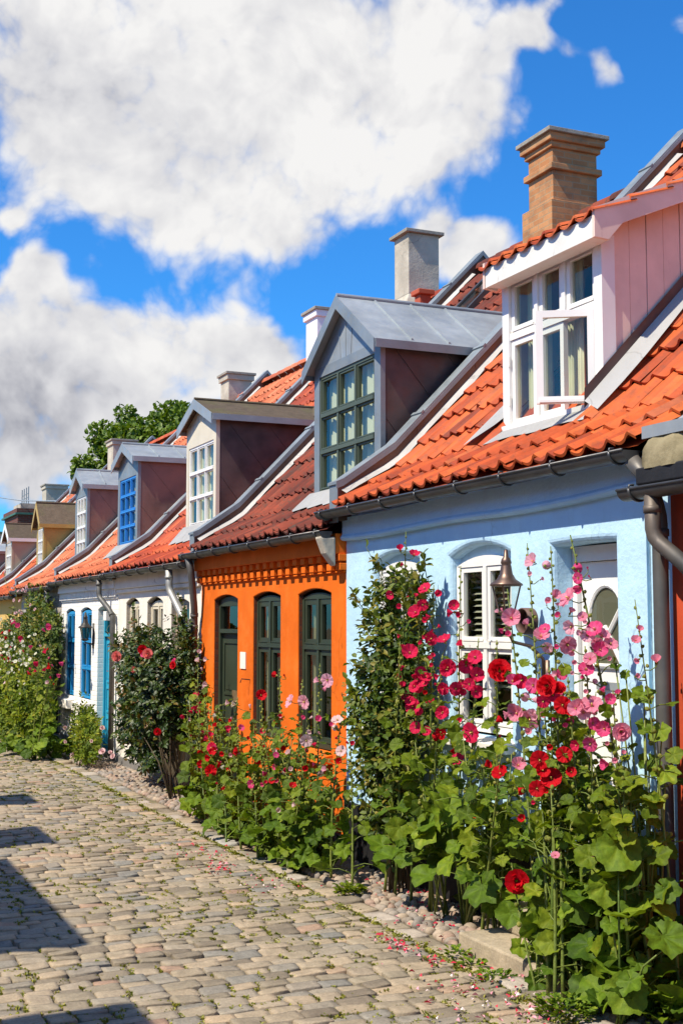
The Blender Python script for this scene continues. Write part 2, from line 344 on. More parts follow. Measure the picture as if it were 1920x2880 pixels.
def wall_front(mb, y0, y1, z0, z1, ops, mat, r=.012, X=XW, jamb=None, ztop=None):
    jamb = jamb or mat
    ops = sorted(ops, key=lambda o: o['ya']); N = 10
    def outline(o, e):
        ya, yb = o['ya'] - e, o['yb'] + e; pts = []
        for i in range(N + 1):
            t = i / N; pts.append((ya + (yb - ya) * t, o['zt'] + e + o.get('rise', 0) * (1 - (2 * t - 1) ** 2)))
        return ya, yb, o['zb'] - e, pts
    cur = y0
    for o in ops:
        ya, yb, zb, pts = outline(o, r)
        mb.quad((X,cur,z0),(X,ya,z0),(X,ya,z1),(X,cur,z1), mat)
        if zb > z0: mb.quad((X,ya,z0),(X,yb,z0),(X,yb,zb),(X,ya,zb), mat)
        for a, b in zip(pts[:-1], pts[1:]): mb.quad((X,a[0],a[1]),(X,b[0],b[1]),(X,b[0],z1),(X,a[0],z1), mat)
        prev = None; D = o['depth']
        for k in range(6):
            if k < 5: w = k / 4 * math.pi / 2; e = r * (1 - math.sin(w)); d = r * (1 - math.cos(w))
            else: e = 0; d = D
            a0, b0, zz, ps = outline(o, e)
            ring = [(X + d, a0, zz)] + [(X + d, y, z) for y, z in ps] + [(X + d, b0, zz)]
            if prev:
                n = len(ring)
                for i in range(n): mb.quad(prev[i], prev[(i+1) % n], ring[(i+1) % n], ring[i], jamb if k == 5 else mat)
            prev = ring
        cur = yb
    mb.quad((X,cur,z0),(X,y1,z0),(X,y1,z1),(X,cur,z1), mat)

def frame_cell(mb, X, ya, yb, za, zb, w, t, mat):
    mb.box(X, X + t, ya, yb, za, za + w, mat); mb.box(X, X + t, ya, yb, zb - w, zb, mat)
    mb.box(X, X + t, ya, ya + w, za + w, zb - w, mat); mb.box(X, X + t, yb - w, yb, za + w, zb - w, mat)

def window(parent, X, ya, yb, zb, zt, rise=0, cols=2, trans=(.55,), fw=.045, mat='white_wood', bars=0, curtain='curtain', glass='glass',
           name='window', label=None, as_parts=False, blinds=False, cw=.035, mw=.022):
    """casement window: outer frame, one sash per cell, glazing bars, panes and curtain behind"""
    m = M[mat]; mb = MB(); pn = MB(); N = 10
    mb.box(X, X + .06, ya, yb, zb, zb + fw, m); mb.box(X, X + .06, ya, ya + fw, zb + fw, zt, m); mb.box(X, X + .06, yb - fw, yb, zb + fw, zt, m)
    head = [(X, ya, zt)] + [(X, ya + (yb - ya) * i / N, zt + rise * (1 - (2 * i / N - 1) ** 2) - .001) for i in range(1, N)] + [(X, yb, zt)]
    ztop = zt - fw * (.2 if rise else 1)
    if rise > 0: head += [(X, yb - fw, ztop), (X, ya + fw, ztop)]; mb.extrude(head, (.06, 0, 0), m)
    else: mb.box(X, X + .06, ya + fw, yb - fw, zt - fw, zt, m)
    H = ztop - zb - fw; zs = [zb + fw] + [zb + fw + H * t for t in trans] + [ztop]
    W = yb - ya - 2 * fw; ys = [ya + fw + W * i / cols for i in range(cols + 1)]
    for t in zs[1:-1]: mb.box(X - .012, X + .058, ya + fw, yb - fw, t - mw, t + mw, m)
    for j in range(len(zs) - 1):
        for i in range(1, cols): mb.box(X - .006, X + .057, ys[i] - mw, ys[i] + mw, zs[j] + (mw if j else 0), zs[j+1] - (mw if j < len(zs) - 2 else 0), m)
        for i in range(cols):
            a = ys[i] + (mw if i else 0) + .003; b = ys[i+1] - (mw if i < cols - 1 else 0) - .003
            c = zs[j] + (mw if j else 0) + .003; d = zs[j+1] - (mw if j < len(zs) - 2 else 0) - .003
            frame_cell(mb, X + .008, a, b, c, d, cw, .035, m)
            mb.box(X - .004, X + .008, a + .01, b - .01, c + .004, c + .018, m)
            for k in range(bars):
                z = c + cw + (d - c - 2 * cw) * (k + 1) / (bars + 1)
                mb.box(X + .015, X + .036, a + cw, b - cw, z - .011, z + .011, m)
            pn.quad((X + .03, a + cw, c + cw), (X + .03, b - cw, c + cw), (X + .03, b - cw, d - cw), (X + .03, a + cw, d - cw), M[glass])
    w = mb.build('window_frame' if as_parts else name, parent)
    par = parent if as_parts else w
    if label: w['label'] = label
    pn.build('pane', par)
    if curtain:
        cb = MB(); cm = M[curtain]; Xc = X + .10; n = 60
        for lo, hi in (((ya + .02, yb - .02),) if as_parts else ((ya + .02, ya + (yb - ya) * .36), (yb - (yb - ya) * .38, yb - .02))):
            vs = []
            for i in range(n + 1):
                y = lo + (hi - lo) * i / n; x = Xc + .014 * math.sin(i * 1.1) + .008 * math.sin(i * .37)
                vs += [(x, y, zb + .03), (x, y, zt)]
            cb.add(vs, [(2*i, 2*i+2, 2*i+3, 2*i+1) for i in range(n)], cm)
        cb.build('curtain', par, True)
    if blinds:
        bb = MB()
        for k in range(int((zt - zb) * .75 / .045)):
            z = zt - .03 - k * .045
            bb.quad((X + .10, ya + fw, z), (X + .10, yb - fw, z), (X + .135, yb - fw, z + .018), (X + .135, ya + fw, z + .018), M['blind'])
        bb.build('blind', par)
    e_ = 0 if as_parts else .25
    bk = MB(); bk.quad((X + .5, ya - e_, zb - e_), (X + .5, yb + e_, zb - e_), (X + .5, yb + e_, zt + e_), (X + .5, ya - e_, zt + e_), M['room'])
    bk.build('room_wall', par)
    return w

def panel_door(parent, X, ya, yb, z0, zt, mat, light=None, rise=0, plate=False):
    m = M[mat]; mb = MB(); fw = .06; t = .055
    mb.box(X, X + t, ya, ya + fw, z0, zt, m); mb.box(X, X + t, yb - fw, yb, z0, zt, m)
    top = zt - fw
    if rise:
        N = 10; pts = [(X, ya, zt)] + [(X, ya + (yb - ya) * i / N, zt + rise * (1 - (2*i/N - 1) ** 2) - .001) for i in range(1, N)] + [(X, yb, zt)] + [(X, yb - fw, top), (X, ya + fw, top)]
        mb.extrude(pts, (t, 0, 0), m)
    else: mb.box(X, X + t, ya + fw, yb - fw, top, zt, m)
    dtop = top
    if light:
        dtop = top - light; mb.box(X - .02, X + t, ya + fw, yb - fw, dtop - .045, dtop, m)
        pn = MB(); pn.quad((X + .04, ya + fw, dtop), (X + .04, yb - fw, dtop), (X + .04, yb - fw, top), (X + .04, ya + fw, top), M['glass_dark'])
        dtop -= .045
    a, b = ya + fw + .004, yb - fw - .004
    xd = X + .03
    mb.box(xd, xd + .04, a, b, z0 + .02, dtop - .005, m)
    rows = [(.06, .30), (.34, .56), (.60, .95)]
    H = dtop - z0
    for lo, hi in rows:
        za, zb_ = z0 + H * lo, z0 + H * hi
        frame_cell(mb, xd - .014, a + .07, b - .07, za, zb_, .03, .014, m)
        mb.box(xd - .008, xd, a + .13, b - .13, za + .06, zb_ - .06, m)
    d = mb.build('door', parent)
    if light:
        pn.build('pane', d)
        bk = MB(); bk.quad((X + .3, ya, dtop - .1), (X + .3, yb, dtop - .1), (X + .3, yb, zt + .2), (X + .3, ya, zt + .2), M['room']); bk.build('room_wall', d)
    h = MB(); zc = z0 + 1.0; h.box(xd - .03, xd - .008, a + .015, a + .045, zc - .09, zc + .05, M['brass'])
    h.tube([(xd - .03, a + .03, zc), (xd - .06, a + .03, zc), (xd - .065, a + .13, zc)], .009, M['brass']); h.build('handle', d, True)
    if plate:
        q = MB(); q.box(xd - .022, xd - .015, a + .09, a + .30, z0 + H * .575, z0 + H * .635, M['brass']); q.build('letter_plate', d)
    return d

def tiles(parent, y0, y1, dz, mat, skip=None, w=.205, row=.335, xmax=XR):
    prof = []; m = M[mat]
    L1 = math.hypot(.60, .34); slope = math.hypot(1, 1.03); Ltot = L1 + (xmax - 5.02) * slope
    def P(s):
        if s < L1: return Vector((4.42 + s / L1 * .60, 0, 1.02 + dz + s / L1 * .34))
        return Vector((5.02 + (s - L1) / slope, 0, 1.36 + dz + (s - L1) / slope * 1.03))
    mb = MB(); prof = []
    for k in range(10):
        t = k / 9 * 1.10
        if t < .68: z = -.026 * math.sin(math.pi * t / .68)
        else: z = .026 * math.sin(math.pi * (t - .68) / .32) if t < 1.0 else -.012
        prof.append((t * w, z))
    ncol = int((y1 - y0) / w); wy = (y1 - y0) / ncol; k_ = wy / w
    s = 0; nrow = int(Ltot / row)
    for i in range(nrow):
        s0 = i * row; s1 = min(s0 + row + .06, Ltot)
        a, b = P(s0), P(s1); d = (b - a).normalized(); n = Vector((-d.z, 0, d.x))
        if n.z < 0: n = -n
        for j in range(ncol):
            yc = y1 - j * wy
            if skip and skip(a.x + .1, yc - wy / 2): continue
            ja = rng.uniform(-.009, .009); jy = rng.uniform(-.008, .008); js = rng.uniform(-.02, .02); rr = rng.random()
            lo = [a + d * js + n * (.052 + z + ja) + Vector((0, yc - t * k_ + jy, 0)) for t, z in prof]
            hi = [b + n * (.012 + z) + Vector((0, yc - t * k_ + jy, 0)) for t, z in prof]
            lip = [p - n * .02 - d * .002 for p in lo]
            N = len(prof)
            mb.add(lo + hi, [(q, q + 1, N + q + 1, N + q) for q in range(N - 1)], m, rr)
            mb.add(lo + lip, [(q, q + 1, N + q + 1, N + q) for q in range(N - 1)], m, rr)
    o = mb.build('roof', parent, True)
    ub = MB()                                         # boards under the tiles, rear slope and rear wall
    pts = [P(0), P(L1), P(Ltot)]
    for p, q in zip(pts[:-1], pts[1:]):
        ub.quad((p.x, y0, p.z - .012), (p.x, y1, p.z - .012), (q.x, y1, q.z - .012), (q.x, y0, q.z - .012), m)
    e = pts[-1]; ub.quad((e.x, y0, e.z - .012), (e.x, y1, e.z - .012), (e.x + 3.8, y1, e.z - 3.9), (e.x + 3.8, y0, e.z - 3.9), m)
    ub.build('roof_deck', o)
    rb = MB()
    yy = y0
    while yy < y1 - .05:
        ye = min(yy + .36, y1); rr = rng.random()
        vs = []
        for y, r_ in ((yy, .10), (ye + .03, .115)):
            for k in range(9):
                w_ = math.pi * k / 8; vs.append((e.x + r_ * math.cos(w_) * 1.1, y, e.z + .0 + r_ * math.sin(w_)))
        rb.add(vs, [(k, k + 1, 10 + k, 9 + k) for k in range(8)], m, rr); yy = ye
    rb.build('ridge_tiles', o, True)
    return o

def gutter(parent, y0, y1, z, mat='gutter', X=4.40, r=.062, step=.62, z1=None):
    m = M[mat]; mb = MB(); n = 9; z1 = z if z1 is None else z1
    ps = []
    for rr in (r, r - .006):
        for k in range(n + 1):
            w = math.pi + math.pi * k / n; ps.append((X + rr * math.cos(w), rr * math.sin(w)))
    a = [(p[0], y0, z + p[1]) for p in ps]; b = [(p[0], y1, z1 + p[1]) for p in ps]; K = n + 1; T = 2 * K
    mb.add(a + b, [(k, k + 1, T + k + 1, T + k) for k in range(n)] + [(K+k, K+k+1, T+K+k+1, T+K+k) for k in range(n)], m)
    for y, zz in ((y0, z), (y1, z1)):
        mb.poly([(X + r * math.cos(math.pi + math.pi * k / n), y, zz + r * math.sin(math.pi + math.pi * k / n)) for k in range(n + 1)], m)
    mb.tube([(X - r, y0, z), (X - r, y1, z1)], .009, m, 6)
    o = mb.build('gutter', parent, True)
    k = int((y1 - y0) / step)
    for i in range(k + 1):
        bb = MB()
        y = y0 + .12 + (y1 - y0 - .24) * i / max(k, 1); zz = z + (z1 - z) * (y - y0) / (y1 - y0)
        bb.tube([(X + (r + .006) * math.cos(math.pi + math.pi * q / 10), y, zz + (r + .006) * math.sin(math.pi + math.pi * q / 10)) for q in range(11)] , .0085, m, 6)
        bb.tube([(X - r - .004, y, zz), (X - r, y, zz + .02), (X - r + .03, y, zz + .022)], .007, m, 6)
        bb.build('gutter_bracket', o, True)
    return o

def parapet(parent, y, dz, w=.17, h=.24, side='zinc_brown', cap='zinc_blue', xmax=XR, x0=4.47):
    prof = [(x0 + .05, roof_z(x0 + .05, dz) + h * .75), (5.03, roof_z(5.03, dz) + h), (xmax, roof_z(xmax, dz) + h)]
    mb = MB(); ms = M[side]; ya, yb = y - w / 2, y + w / 2
    front = roof_z(4.42, dz) - .11
    pts = [(x0, front), (x0, prof[0][1] - .015)] + prof + [(xmax + .12, prof[-1][1] - .12), (xmax + .12, prof[-1][1] - .6)] + [(xmax, roof_z(xmax, dz) - .2), (5.03, roof_z(5.03, dz) - .2), (4.62, front)]
    mb.extrude([(px, ya, pz) for px, pz in pts], (0, w, 0), ms)
    mb.box(x0 - .006, x0, ya - .004, yb + .004, front - .02, prof[0][1] - .02, M[cap])
    for k in range(8):                                   # standing seams on the cheek facing the viewer
        x = 5.25 + k * .62
        if x > xmax: break
        zt = roof_z(x, dz) + h; mb.extrude([(x, ya - .004, zt - .03), (x + .03, ya - .004, zt - .03), (x + .09, ya - .004, zt - .30), (x + .06, ya - .004, zt - .30)], (0, .006, 0), ms)
    o = mb.build('parapet', parent)
    cb = MB(); cm = M[cap]; cx = [(x0 - .02, prof[0][1] - .03)] + prof + [(xmax + .14, prof[-1][1] - .14)]
    e = .016
    for (xa, za), (xb, zb) in zip(cx[:-1], cx[1:]):
        cb.extrude([(xa, ya - e, za), (xb, ya - e, zb), (xb, ya - e, zb + .026), (xa, ya - e, za + .026)], (0, w + 2 * e, 0), cm)
        cb.extrude([(xa, ya - e - .003, za - .04), (xb, ya - e - .003, zb - .04), (xb, ya - e - .003, zb + .004), (xa, ya - e - .003, za + .004)], (0, .012, 0), cm)
    x = 5.3
    while x < xmax:
        z = roof_z(x, dz) + h + .026; cb.extrude([(x, ya - e - .004, z), (x + .025, ya - e - .004, z + .026), (x + .015, ya - e - .004, z + .038), (x - .01, ya - e - .004, z + .012)], (0, w + 2 * e + .008, 0), cm); x += .66
    cb.build('parapet_cap', o)
    fb = MB()                                            # mortar fillet where tiles meet the cheek
    xs = [4.5 + i * .14 for i in range(int((xmax - 4.5) / .14))]
    for xa, xb in zip(xs[:-1], xs[1:]):
        wa = .055 + .03 * math.sin(xa * 9) + .02 * math.sin(xa * 23); wb = .055 + .03 * math.sin(xb * 9) + .02 * math.sin(xb * 23)
        fb.quad((xa, ya - .003, roof_z(xa, dz) + .115), (xb, ya - .003, roof_z(xb, dz) + .115), (xb, ya - wb - .05, roof_z(xb, dz) + .075), (xa, ya - wa - .05, roof_z(xa, dz) + .075), M['mortar'])
    fb.build('mortar_fillet', o)
    return o

def downpipe(parent, pts, r=.042, mat='pipe_grey', collars=(), name='downpipe'):
    mb = MB(); m = M[mat]; P = [Vector(p) for p in pts]; q = [P[0]]
    for i in range(1, len(P) - 1):
        d0 = (P[i] - P[i-1]); d1 = (P[i+1] - P[i]); k = min(.05, d0.length * .4, d1.length * .4)
        q += [P[i] - d0.normalized() * k, P[i] + (d1.normalized() - d0.normalized()) * k * .28, P[i] + d1.normalized() * k]
    q.append(P[-1]); mb.tube(q, r, m, 12)
    for t in collars:
        a, b = P[t], P[t+1]; d = (b - a).normalized(); c = a + d * .07
        mb.tube([c, c + d * .04], r + .006, m, 12)
    return mb.build(name, parent, True)

def chimney(parent, x, y, wx, wy, z0, z1, mat, cap='concrete', style='plain'):
    m = M[mat]; mb = MB()
    if style == 'banded':
        mb.box(x - wx/2 - .06, x + wx/2 + .06, y - wy/2 - .06, y + wy/2 + .06, z0, z0 + .55, m)
        zm = z0 + .55 + (z1 - z0 - .55) * .44
        mb.box(x - wx/2, x + wx/2, y - wy/2, y + wy/2, z0 + .55, zm, m)
        mb.box(x - wx/2 - .045, x + wx/2 + .045, y - wy/2 - .045, y + wy/2 + .045, zm, zm + .075, m)
        mb.box(x - wx/2, x + wx/2, y - wy/2, y + wy/2, zm + .075, z1 - .21, m)
        mb.box(x - wx/2 - .035, x + wx/2 + .035, y - wy/2 - .035, y + wy/2 + .035, z1 - .21, z1 - .14, m)
        mb.box(x - wx/2 - .075, x + wx/2 + .075, y - wy/2 - .075, y + wy/2 + .075, z1 - .14, z1 - .05, m)
        e = .11; t = .05
    elif style == 'shoulder':
        zs = z0 + (z1 - z0) * .30; mb.box(x - wx/2, x + wx/2, y - wy/2, y + wy/2, zs, z1 - .05, m)
        a = [(x + sx * wx/2, y + sy * wy/2, zs) for sx, sy in ((-1,-1),(1,-1),(1,1),(-1,1))]
        b = [(x + sx * (wx/2 + .13), y + sy * (wy/2 + .13), zs - .28) for sx, sy in ((-1,-1),(1,-1),(1,1),(-1,1))]
        c = [(p[0], p[1], z0 - .2) for p in b]
        mb.add(a + b, [(i, (i+1) % 4, 4 + (i+1) % 4, 4 + i) for i in range(4)], m); mb.add(b + c, [(i, (i+1) % 4, 4 + (i+1) % 4, 4 + i) for i in range(4)], M['old_brick'])
        e = .06; t = .05
    else:
        mb.box(x - wx/2, x + wx/2, y - wy/2, y + wy/2, z0, z1 - .16, m)
        mb.box(x - wx/2 - .04, x + wx/2 + .04, y - wy/2 - .04, y + wy/2 + .04, z1 - .16, z1 - .05, m)
        e = .07; t = .05
    o = mb.build('chimney', parent, bevel=.008)
    cb = MB(); cb.box(x - wx/2 - e, x + wx/2 + e, y - wy/2 - e, y + wy/2 + e, z1 - t, z1, M[cap]); cb.build('chimney_cap', o, bevel=.006)
    return o

def gable_dormer(parent, ya, yb, X, zb, ze, za, dz, side, front, roofm, win, over=.07, post=.14, gable=None, flash='lead', seams=2, roof_th=.03, barge=None, zwt=None):
    """small pitched-roof dormer: front posts and gable, two cheeks, zinc or felt roof, window and flashing"""
    mb = MB(); ms, mf = M[side], M[front]; gm = M[gable] if gable else mf; yc = (ya + yb) / 2
    xb = roof_x(ze, dz) + .1
    for y, s in ((ya, -1), (yb, 1)):
        pts = [(X + .02, y, zb - .12), (X + .02, y, ze)] + [(xb, y, ze), (xb, y, roof_z(xb, dz) - .1)]
        n = MB(); mb.extrude(pts, (0, -s * .04, 0), ms)
    mb.box(X, X + .05, ya - .004, ya + post, zb, ze, mf); mb.box(X, X + .05, yb - post, yb + .004, zb, ze, mf)
    zwt = ze - .10 if zwt is None else zwt
    mb.box(X, X + .05, ya + post, yb - post, zwt, ze, mf); mb.box(X, X + .05, ya + post, yb - post, zb, zb + .04, mf)
    mb.extrude([(X + .006, ya, ze), (X + .006, yc, za), (X + .006, yb, ze)], (.045, 0, 0), gm)
    for k in (-.25, 0, .25):                              # seams of the gable
        mb.extrude([(X, yc + k * .5, ze), (X, yc + k * .5 + .012, ze), (X, yc + k * .62 + .012, za - abs(k) * (za - ze) * 1.4 - .05), (X, yc + k * .62, za - abs(k) * (za - ze) * 1.4 - .05)], (.007, 0, 0), gm)
    H = ze - zb
    for k in range(seams):                                # diagonal seams of the cheek
        x0 = X + .12 + k * .55; L = min((xb - x0) * .75, H * .8); z0 = ze - .03
        if L > .15: mb.extrude([(x0, ya, z0), (x0 + .018, ya, z0), (x0 + .018 + L * .85, ya, z0 - L), (x0 + L * .85, ya, z0 - L)], (0, -.008, 0), ms)
    if seams: mb.extrude([(X + .06, ya, zb + H * .45), (X + .078, ya, zb + H * .45), (X + .40, ya, zb + H * .16), (X + .385, ya, zb + H * .16)], (0, -.008, 0), ms)
    d = mb.build('dormer', parent)
    rb = MB(); rm = M[roofm]; xr = roof_x(za, dz) + .2; xf = X - .10
    sl = (za - ze) / (yc - ya)
    for s in (-1, 1):
        ye = yc + s * ((yb - ya) / 2 + over); zE = ze - over * sl + .02; zA = za + .02
        xe = roof_x(zE, dz) + .15
        top = [(xf, yc, zA + roof_th), (xr, yc, zA + roof_th), (xe, ye, zE + roof_th), (xf, ye, zE + roof_th)]
        bot = [(xf, yc, zA), (xr, yc, zA), (xe, ye, zE), (xf, ye, zE)]
        rb.add(top + bot, [(0,1,2,3), (7,6,5,4), (0,3,7,4), (2,3,7,6), (1,2,6,5)], rm)
        bh = .10                                          # barge board and eaves trim
        rb.extrude([(xf - .012, yc, zA + roof_th + .004), (xf - .012, ye, zE + roof_th + .004), (xf - .012, ye, zE - bh), (xf - .012, yc, zA - bh)], (.012, 0, 0), M[barge] if barge else rm)
        rb.extrude([(xf + .004, ye + s * .003, zE + roof_th), (xe, ye + s * .003, zE + roof_th), (xe, ye + s * .003, zE - .05), (xf + .004, ye + s * .003, zE - .05)], (0, s * .012, 0), M[barge] if barge else M[side] if side != front else rm)
        if roofm.startswith('zinc'):
            n = 4
            for k in range(1, n):
                x = xf + (xe - xf) * k / n; dyu = ye - yc; dzu = zE - zA
                rb.extrude([(x, yc + dyu * .04, zA + roof_th + dzu * .04), (x + .02, yc + dyu * .04, zA + roof_th + dzu * .04), (x + .02, yc + dyu * .96, zA + roof_th + dzu * .96), (x, yc + dyu * .96, zA + roof_th + dzu * .96)], (0, 0, .018), rm)
    rb.tube([(xf, yc, za + .05 + roof_th * .3), (xr, yc, za + .05 + roof_th * .3)], .022, rm, 8)
    rb.build('dormer_roof', d)
    fb = MB(); fm = M[flash]
    n = 14; zs = [];
    for i in range(n):                                   # dressed apron below the window
        y0_, y1_ = ya - .14 + (yb - ya + .28) * i / n, ya - .14 + (yb - ya + .28) * (i + 1) / n
        xo0 = X - .22 - .03 * math.sin(i * 2.1); xo1 = X - .22 - .03 * math.sin((i + 1) * 2.1)
        fb.quad((X + .004, y0_, zb + .06), (X + .004, y1_, zb + .06), (xo1, y1_, roof_z(xo1, dz) + .082), (xo0, y0_, roof_z(xo0, dz) + .082), fm)
    x = X - .05
    while x < xb - .1:
        w0 = .10 + .025 * math.sin(x * 7); w1 = .10 + .025 * math.sin((x + .2) * 7)
        fb.quad((x, ya - .012, roof_z(x, dz) + .16), (x + .2, ya - .012, roof_z(x + .2, dz) + .16), (x + .2, ya - w1, roof_z(x + .2, dz) + .085), (x, ya - w0, roof_z(x, dz) + .085), fm); x += .2
    fb.build('flashing', d)
    w = dict(win); window(d, X + .012, ya + post, yb - post, zb + .04, zwt, as_parts=True, **w)
    return d

def house(label, y0, y1, dz, wallmat, openings, roofmat, skip=None, plinth='plinth', zp=None, zt=None, jamb=None, r=.012, parapet_kw=None, gmat='gutter', gy=(0, 0), ty=0):
    t = thing('row_house', (XW, (y0 + y1) / 2, G), label, 'house', 'row houses along the cobbled lane')
    mb = MB(); m = M[wallmat]; zp = G + .12 if zp is None else zp; zt = .98 + dz if zt is None else zt
    wall_front(mb, y0, y1, zp, zt, openings, m, r, jamb=M[jamb] if jamb else None)
    for y in (y0 + .004, y1 - .004):                      # party walls close the house
        mb.poly([(XW, y, G), (12.2, y, G), (12.2, y, 1.0 + dz), (XR, y, roof_z(XR, dz) - .05), (5.02, y, roof_z(5.02, dz) - .05), (XW, y, zt)], m)
    mb.quad((12.2, y0, G), (12.2, y1, G), (12.2, y1, 1.0 + dz), (12.2, y0, 1.0 + dz), m)
    w = mb.build('wall', t)
    pb = MB(); pb.box(XW - .03, XW + .1, y0, y1, G - .05, zp, M[plinth]); pb.build('plinth', t, bevel=.01)
    tiles(t, y0 + .02 - ty, y1 - .10, dz, roofmat, skip)
    gutter(t, y0 + gy[0], y1 + gy[1], .985 + dz, gmat)
    if parapet_kw is not False: parapet(t, y1 - .02, dz, **(parapet_kw or {}))
    return t

def sill(parent, ya, yb, z, mat, out=.10, th=.06):
    mb = MB(); m = M[mat]
    mb.extrude([(XW + .06, ya, z), (XW - out, ya, z - .03), (XW - out, ya, z - .03 - th), (XW + .06, ya, z - .03 - th)], (0, yb - ya, 0), m)
    return mb.build('window_sill', parent, bevel=.006)

def in_dormer(*boxes):
    def f(x, y):
        return any(xa < x < xb and ya < y < yb for xa, xb, ya, yb in boxes)
    return f
# ================================================================== HOUSES
# ---- blue house
bw = [dict(ya=8.93, yb=9.76, zb=-.80, zt=.50, rise=.075, depth=.10), dict(ya=7.565, yb=8.413, zb=-.80, zt=.485, rise=.085, depth=.10)]
bd = dict(ya=6.345, yb=7.03, zb=-1.66, zt=.50, rise=.01, depth=.22)
blue = house('light blue plastered house with orange pantiles and a pink boarded dormer', 6.03, 10.32, 0, 'blue', bw + [bd], 'tile_bright',
             in_dormer((4.98, 7.7, 7.22, 8.60)), plinth='tar', zp=-1.55, r=.045, gy=(-.14, .12), jamb='blue', ty=.20)
for o in bw:
    lt = MB(); lt.box(XW + .102, XW + .13, o['ya'] - .01, o['yb'] + .01, o['zt'] - .09, o['zt'] + .12, M['blue']); lt.build('lintel', blue)
    window(blue, XW + .06, o['ya'] + .005, o['yb'] - .005, o['zb'] + .02, o['zt'] - .06, .07, 2, (.5,), .05, 'white_wood', blinds=True, curtain=None)
    sill(blue, o['ya'] - .06, o['yb'] + .06, -.80, 'worn_white', .09)
dr = MB(); m = M['white_wood']; X = XW + .19; ya, yb, z0, zt = 6.35, 7.025, -1.66, .50
dr.box(X - .03, X + .04, ya, ya + .05, z0, zt, m); dr.box(X - .03, X + .04, yb - .05, yb, z0, zt, m); dr.box(X - .03, X + .04, ya + .05, yb - .05, zt - .10, zt, m)
a, b = ya + .055, yb - .055
dr.box(X, X + .04, a, b, z0 + .02, zt - .105, m)
yc = (a + b) / 2; zc = -.02
for k in range(4):
    z = -.45 - k * .27; dr.box(X - .006, X, a + .06, b - .06, z - .2, z, m)
arch = [(yc + .19 * math.cos(math.pi * k / 14), zc + .02 + .24 * math.sin(math.pi * k / 14)) for k in range(15)]
for p, q in zip(arch[:-1], arch[1:]): dr.tube([(X - .005, *p), (X - .005, *q)], .016, m, 6)
for p, q in (((yc - .19, zc + .02), (yc - .19, -.27)), ((yc + .19, zc + .02), (yc + .19, -.27)), ((yc - .2, -.27), (yc + .2, -.27)), ((yc - .17, zc + .13), (yc + .15, -.27)), ((yc - .17, -.27), (yc + .02, zc + .0))):
    dr.tube([(X - .008, *p), (X - .008, *q)], .018, m, 6)
door = dr.build('door', blue)
gl = MB(); gl.poly([(X - .004, *p) for p in arch] + [(X - .004, yc - .19, -.27), (X - .004, yc + .19, -.27)], M['glass_dark'])
gl.poly([(X - .0015, *p) for p in arch] + [(X - .0015, yc - .19, -.27), (X - .0015, yc + .19, -.27)], M['blind']); gl.build('pane', door)
h = MB(); h.tube([(X, b - .05, -.72), (X - .05, b - .05, -.72), (X - .055, b - .15, -.72)], .010, M['brass']); h.box(X - .008, X - .0005, b - .075, b - .025, -.82, -.62, M['brass']); h.build('handle', door)
h = MB(); h.box(X - .010, X - .0005, yc - .12, yc + .12, -.42, -.37, M['zinc']); h.build('letter_plate', door)
cm = MB()                                              # cornice with its wavy lower roll
n = 26
for i in range(n):
    y0_ = 6.03 + 4.29 * i / n; y1_ = 6.03 + 4.29 * (i + 1) / n
    f = lambda y: .735 + .035 * max(0, (7.6 - y)) - .012 * math.sin(y * 2.1)
    z0_, z1_ = f(y0_), f(y1_); x0 = XW - .055
    for (xa, za, xb, zb_) in ((XW, 0, x0 + .01, .004), (x0 + .01, .004, x0 - .004, .02), (x0 - .004, .02, x0 - .004, .035), (x0 - .004, .035, x0 + .012, .055), (x0 + .012, .055, x0 + .016, .21)):
        cm.quad((xa, y0_, z0_ + za), (xa, y1_, z1_ + za), (xb, y1_, z1_ + zb_), (xb, y0_, z0_ + zb_), M['blue'])
cm.build('cornice', blue, True)
tb = MB(); tb.lathe((0,0,0), [(.088,0),(.088,.075),(.078,.075),(.078,.0),(.088,0)], M['rust'], 24)
tb.v = [(XW - z, 7.28 + y, .015 + x) for x, y, z in tb.v]; tb.poly([(XW - .01, 7.28 + .08 * math.cos(k * math.pi / 8), .015 + .08 * math.sin(k * math.pi / 8)) for k in range(16)], M['rust'])
tb.build('round_vent', blue, True)
downpipe(blue, [(4.42, 5.91, .93), (4.48, 5.83, .80), (4.52, 5.80, .60), (4.52, 5.80, G + .15), (4.44, 5.80, G + .06)], .046, 'pipe_grey', (2,))
# pink boarded shed dormer with an open casement
Xd, da, db = 5.2, 7.25, 8.57
pk = MB(); pm = M['pink_wood']; wm = M['white_wood']
rz = lambda x: 2.735 + (x - 5.12) * .42
xe = 7.55
for s, y in ((1, da), (-1, db)):
    nb = 15; w_ = (xe - Xd - .1) / nb
    for k in range(nb):
        xa = Xd + .09 + k * w_; xb = xa + w_ - .006; ins = .004 if k % 2 else 0
        pts = [(xa, y + s * ins, max(roof_z(xa, 0) + .02, 1.3)), (xb, y + s * ins, roof_z(xb, 0) + .02), (xb, y + s * ins, rz(xb)), (xa, y + s * ins, rz(xa))]
        if pts[2][2] > pts[1][2]: pk.extrude(pts, (0, s * .02, 0), pm)
    pk.extrude([(Xd + .09, y + s * .012, 1.3), (xe, y + s * .012, roof_z(xe, 0) - .1), (xe, y + s * .012, rz(xe)), (Xd + .09, y + s * .012, rz(Xd + .09))], (0, s * .02, 0), pm)
pk.box(Xd - .012, Xd + .10, da - .012, da + .085, 1.50, 2.735, wm); pk.box(Xd - .012, Xd + .10, db - .085, db + .012, 1.50, 2.735, wm)
pk.box(Xd, Xd + .08, da + .085, db - .085, 2.70, 2.735, wm); pk.box(Xd - .05, Xd + .08, da + .02, db - .02, 1.50, 1.545, wm)
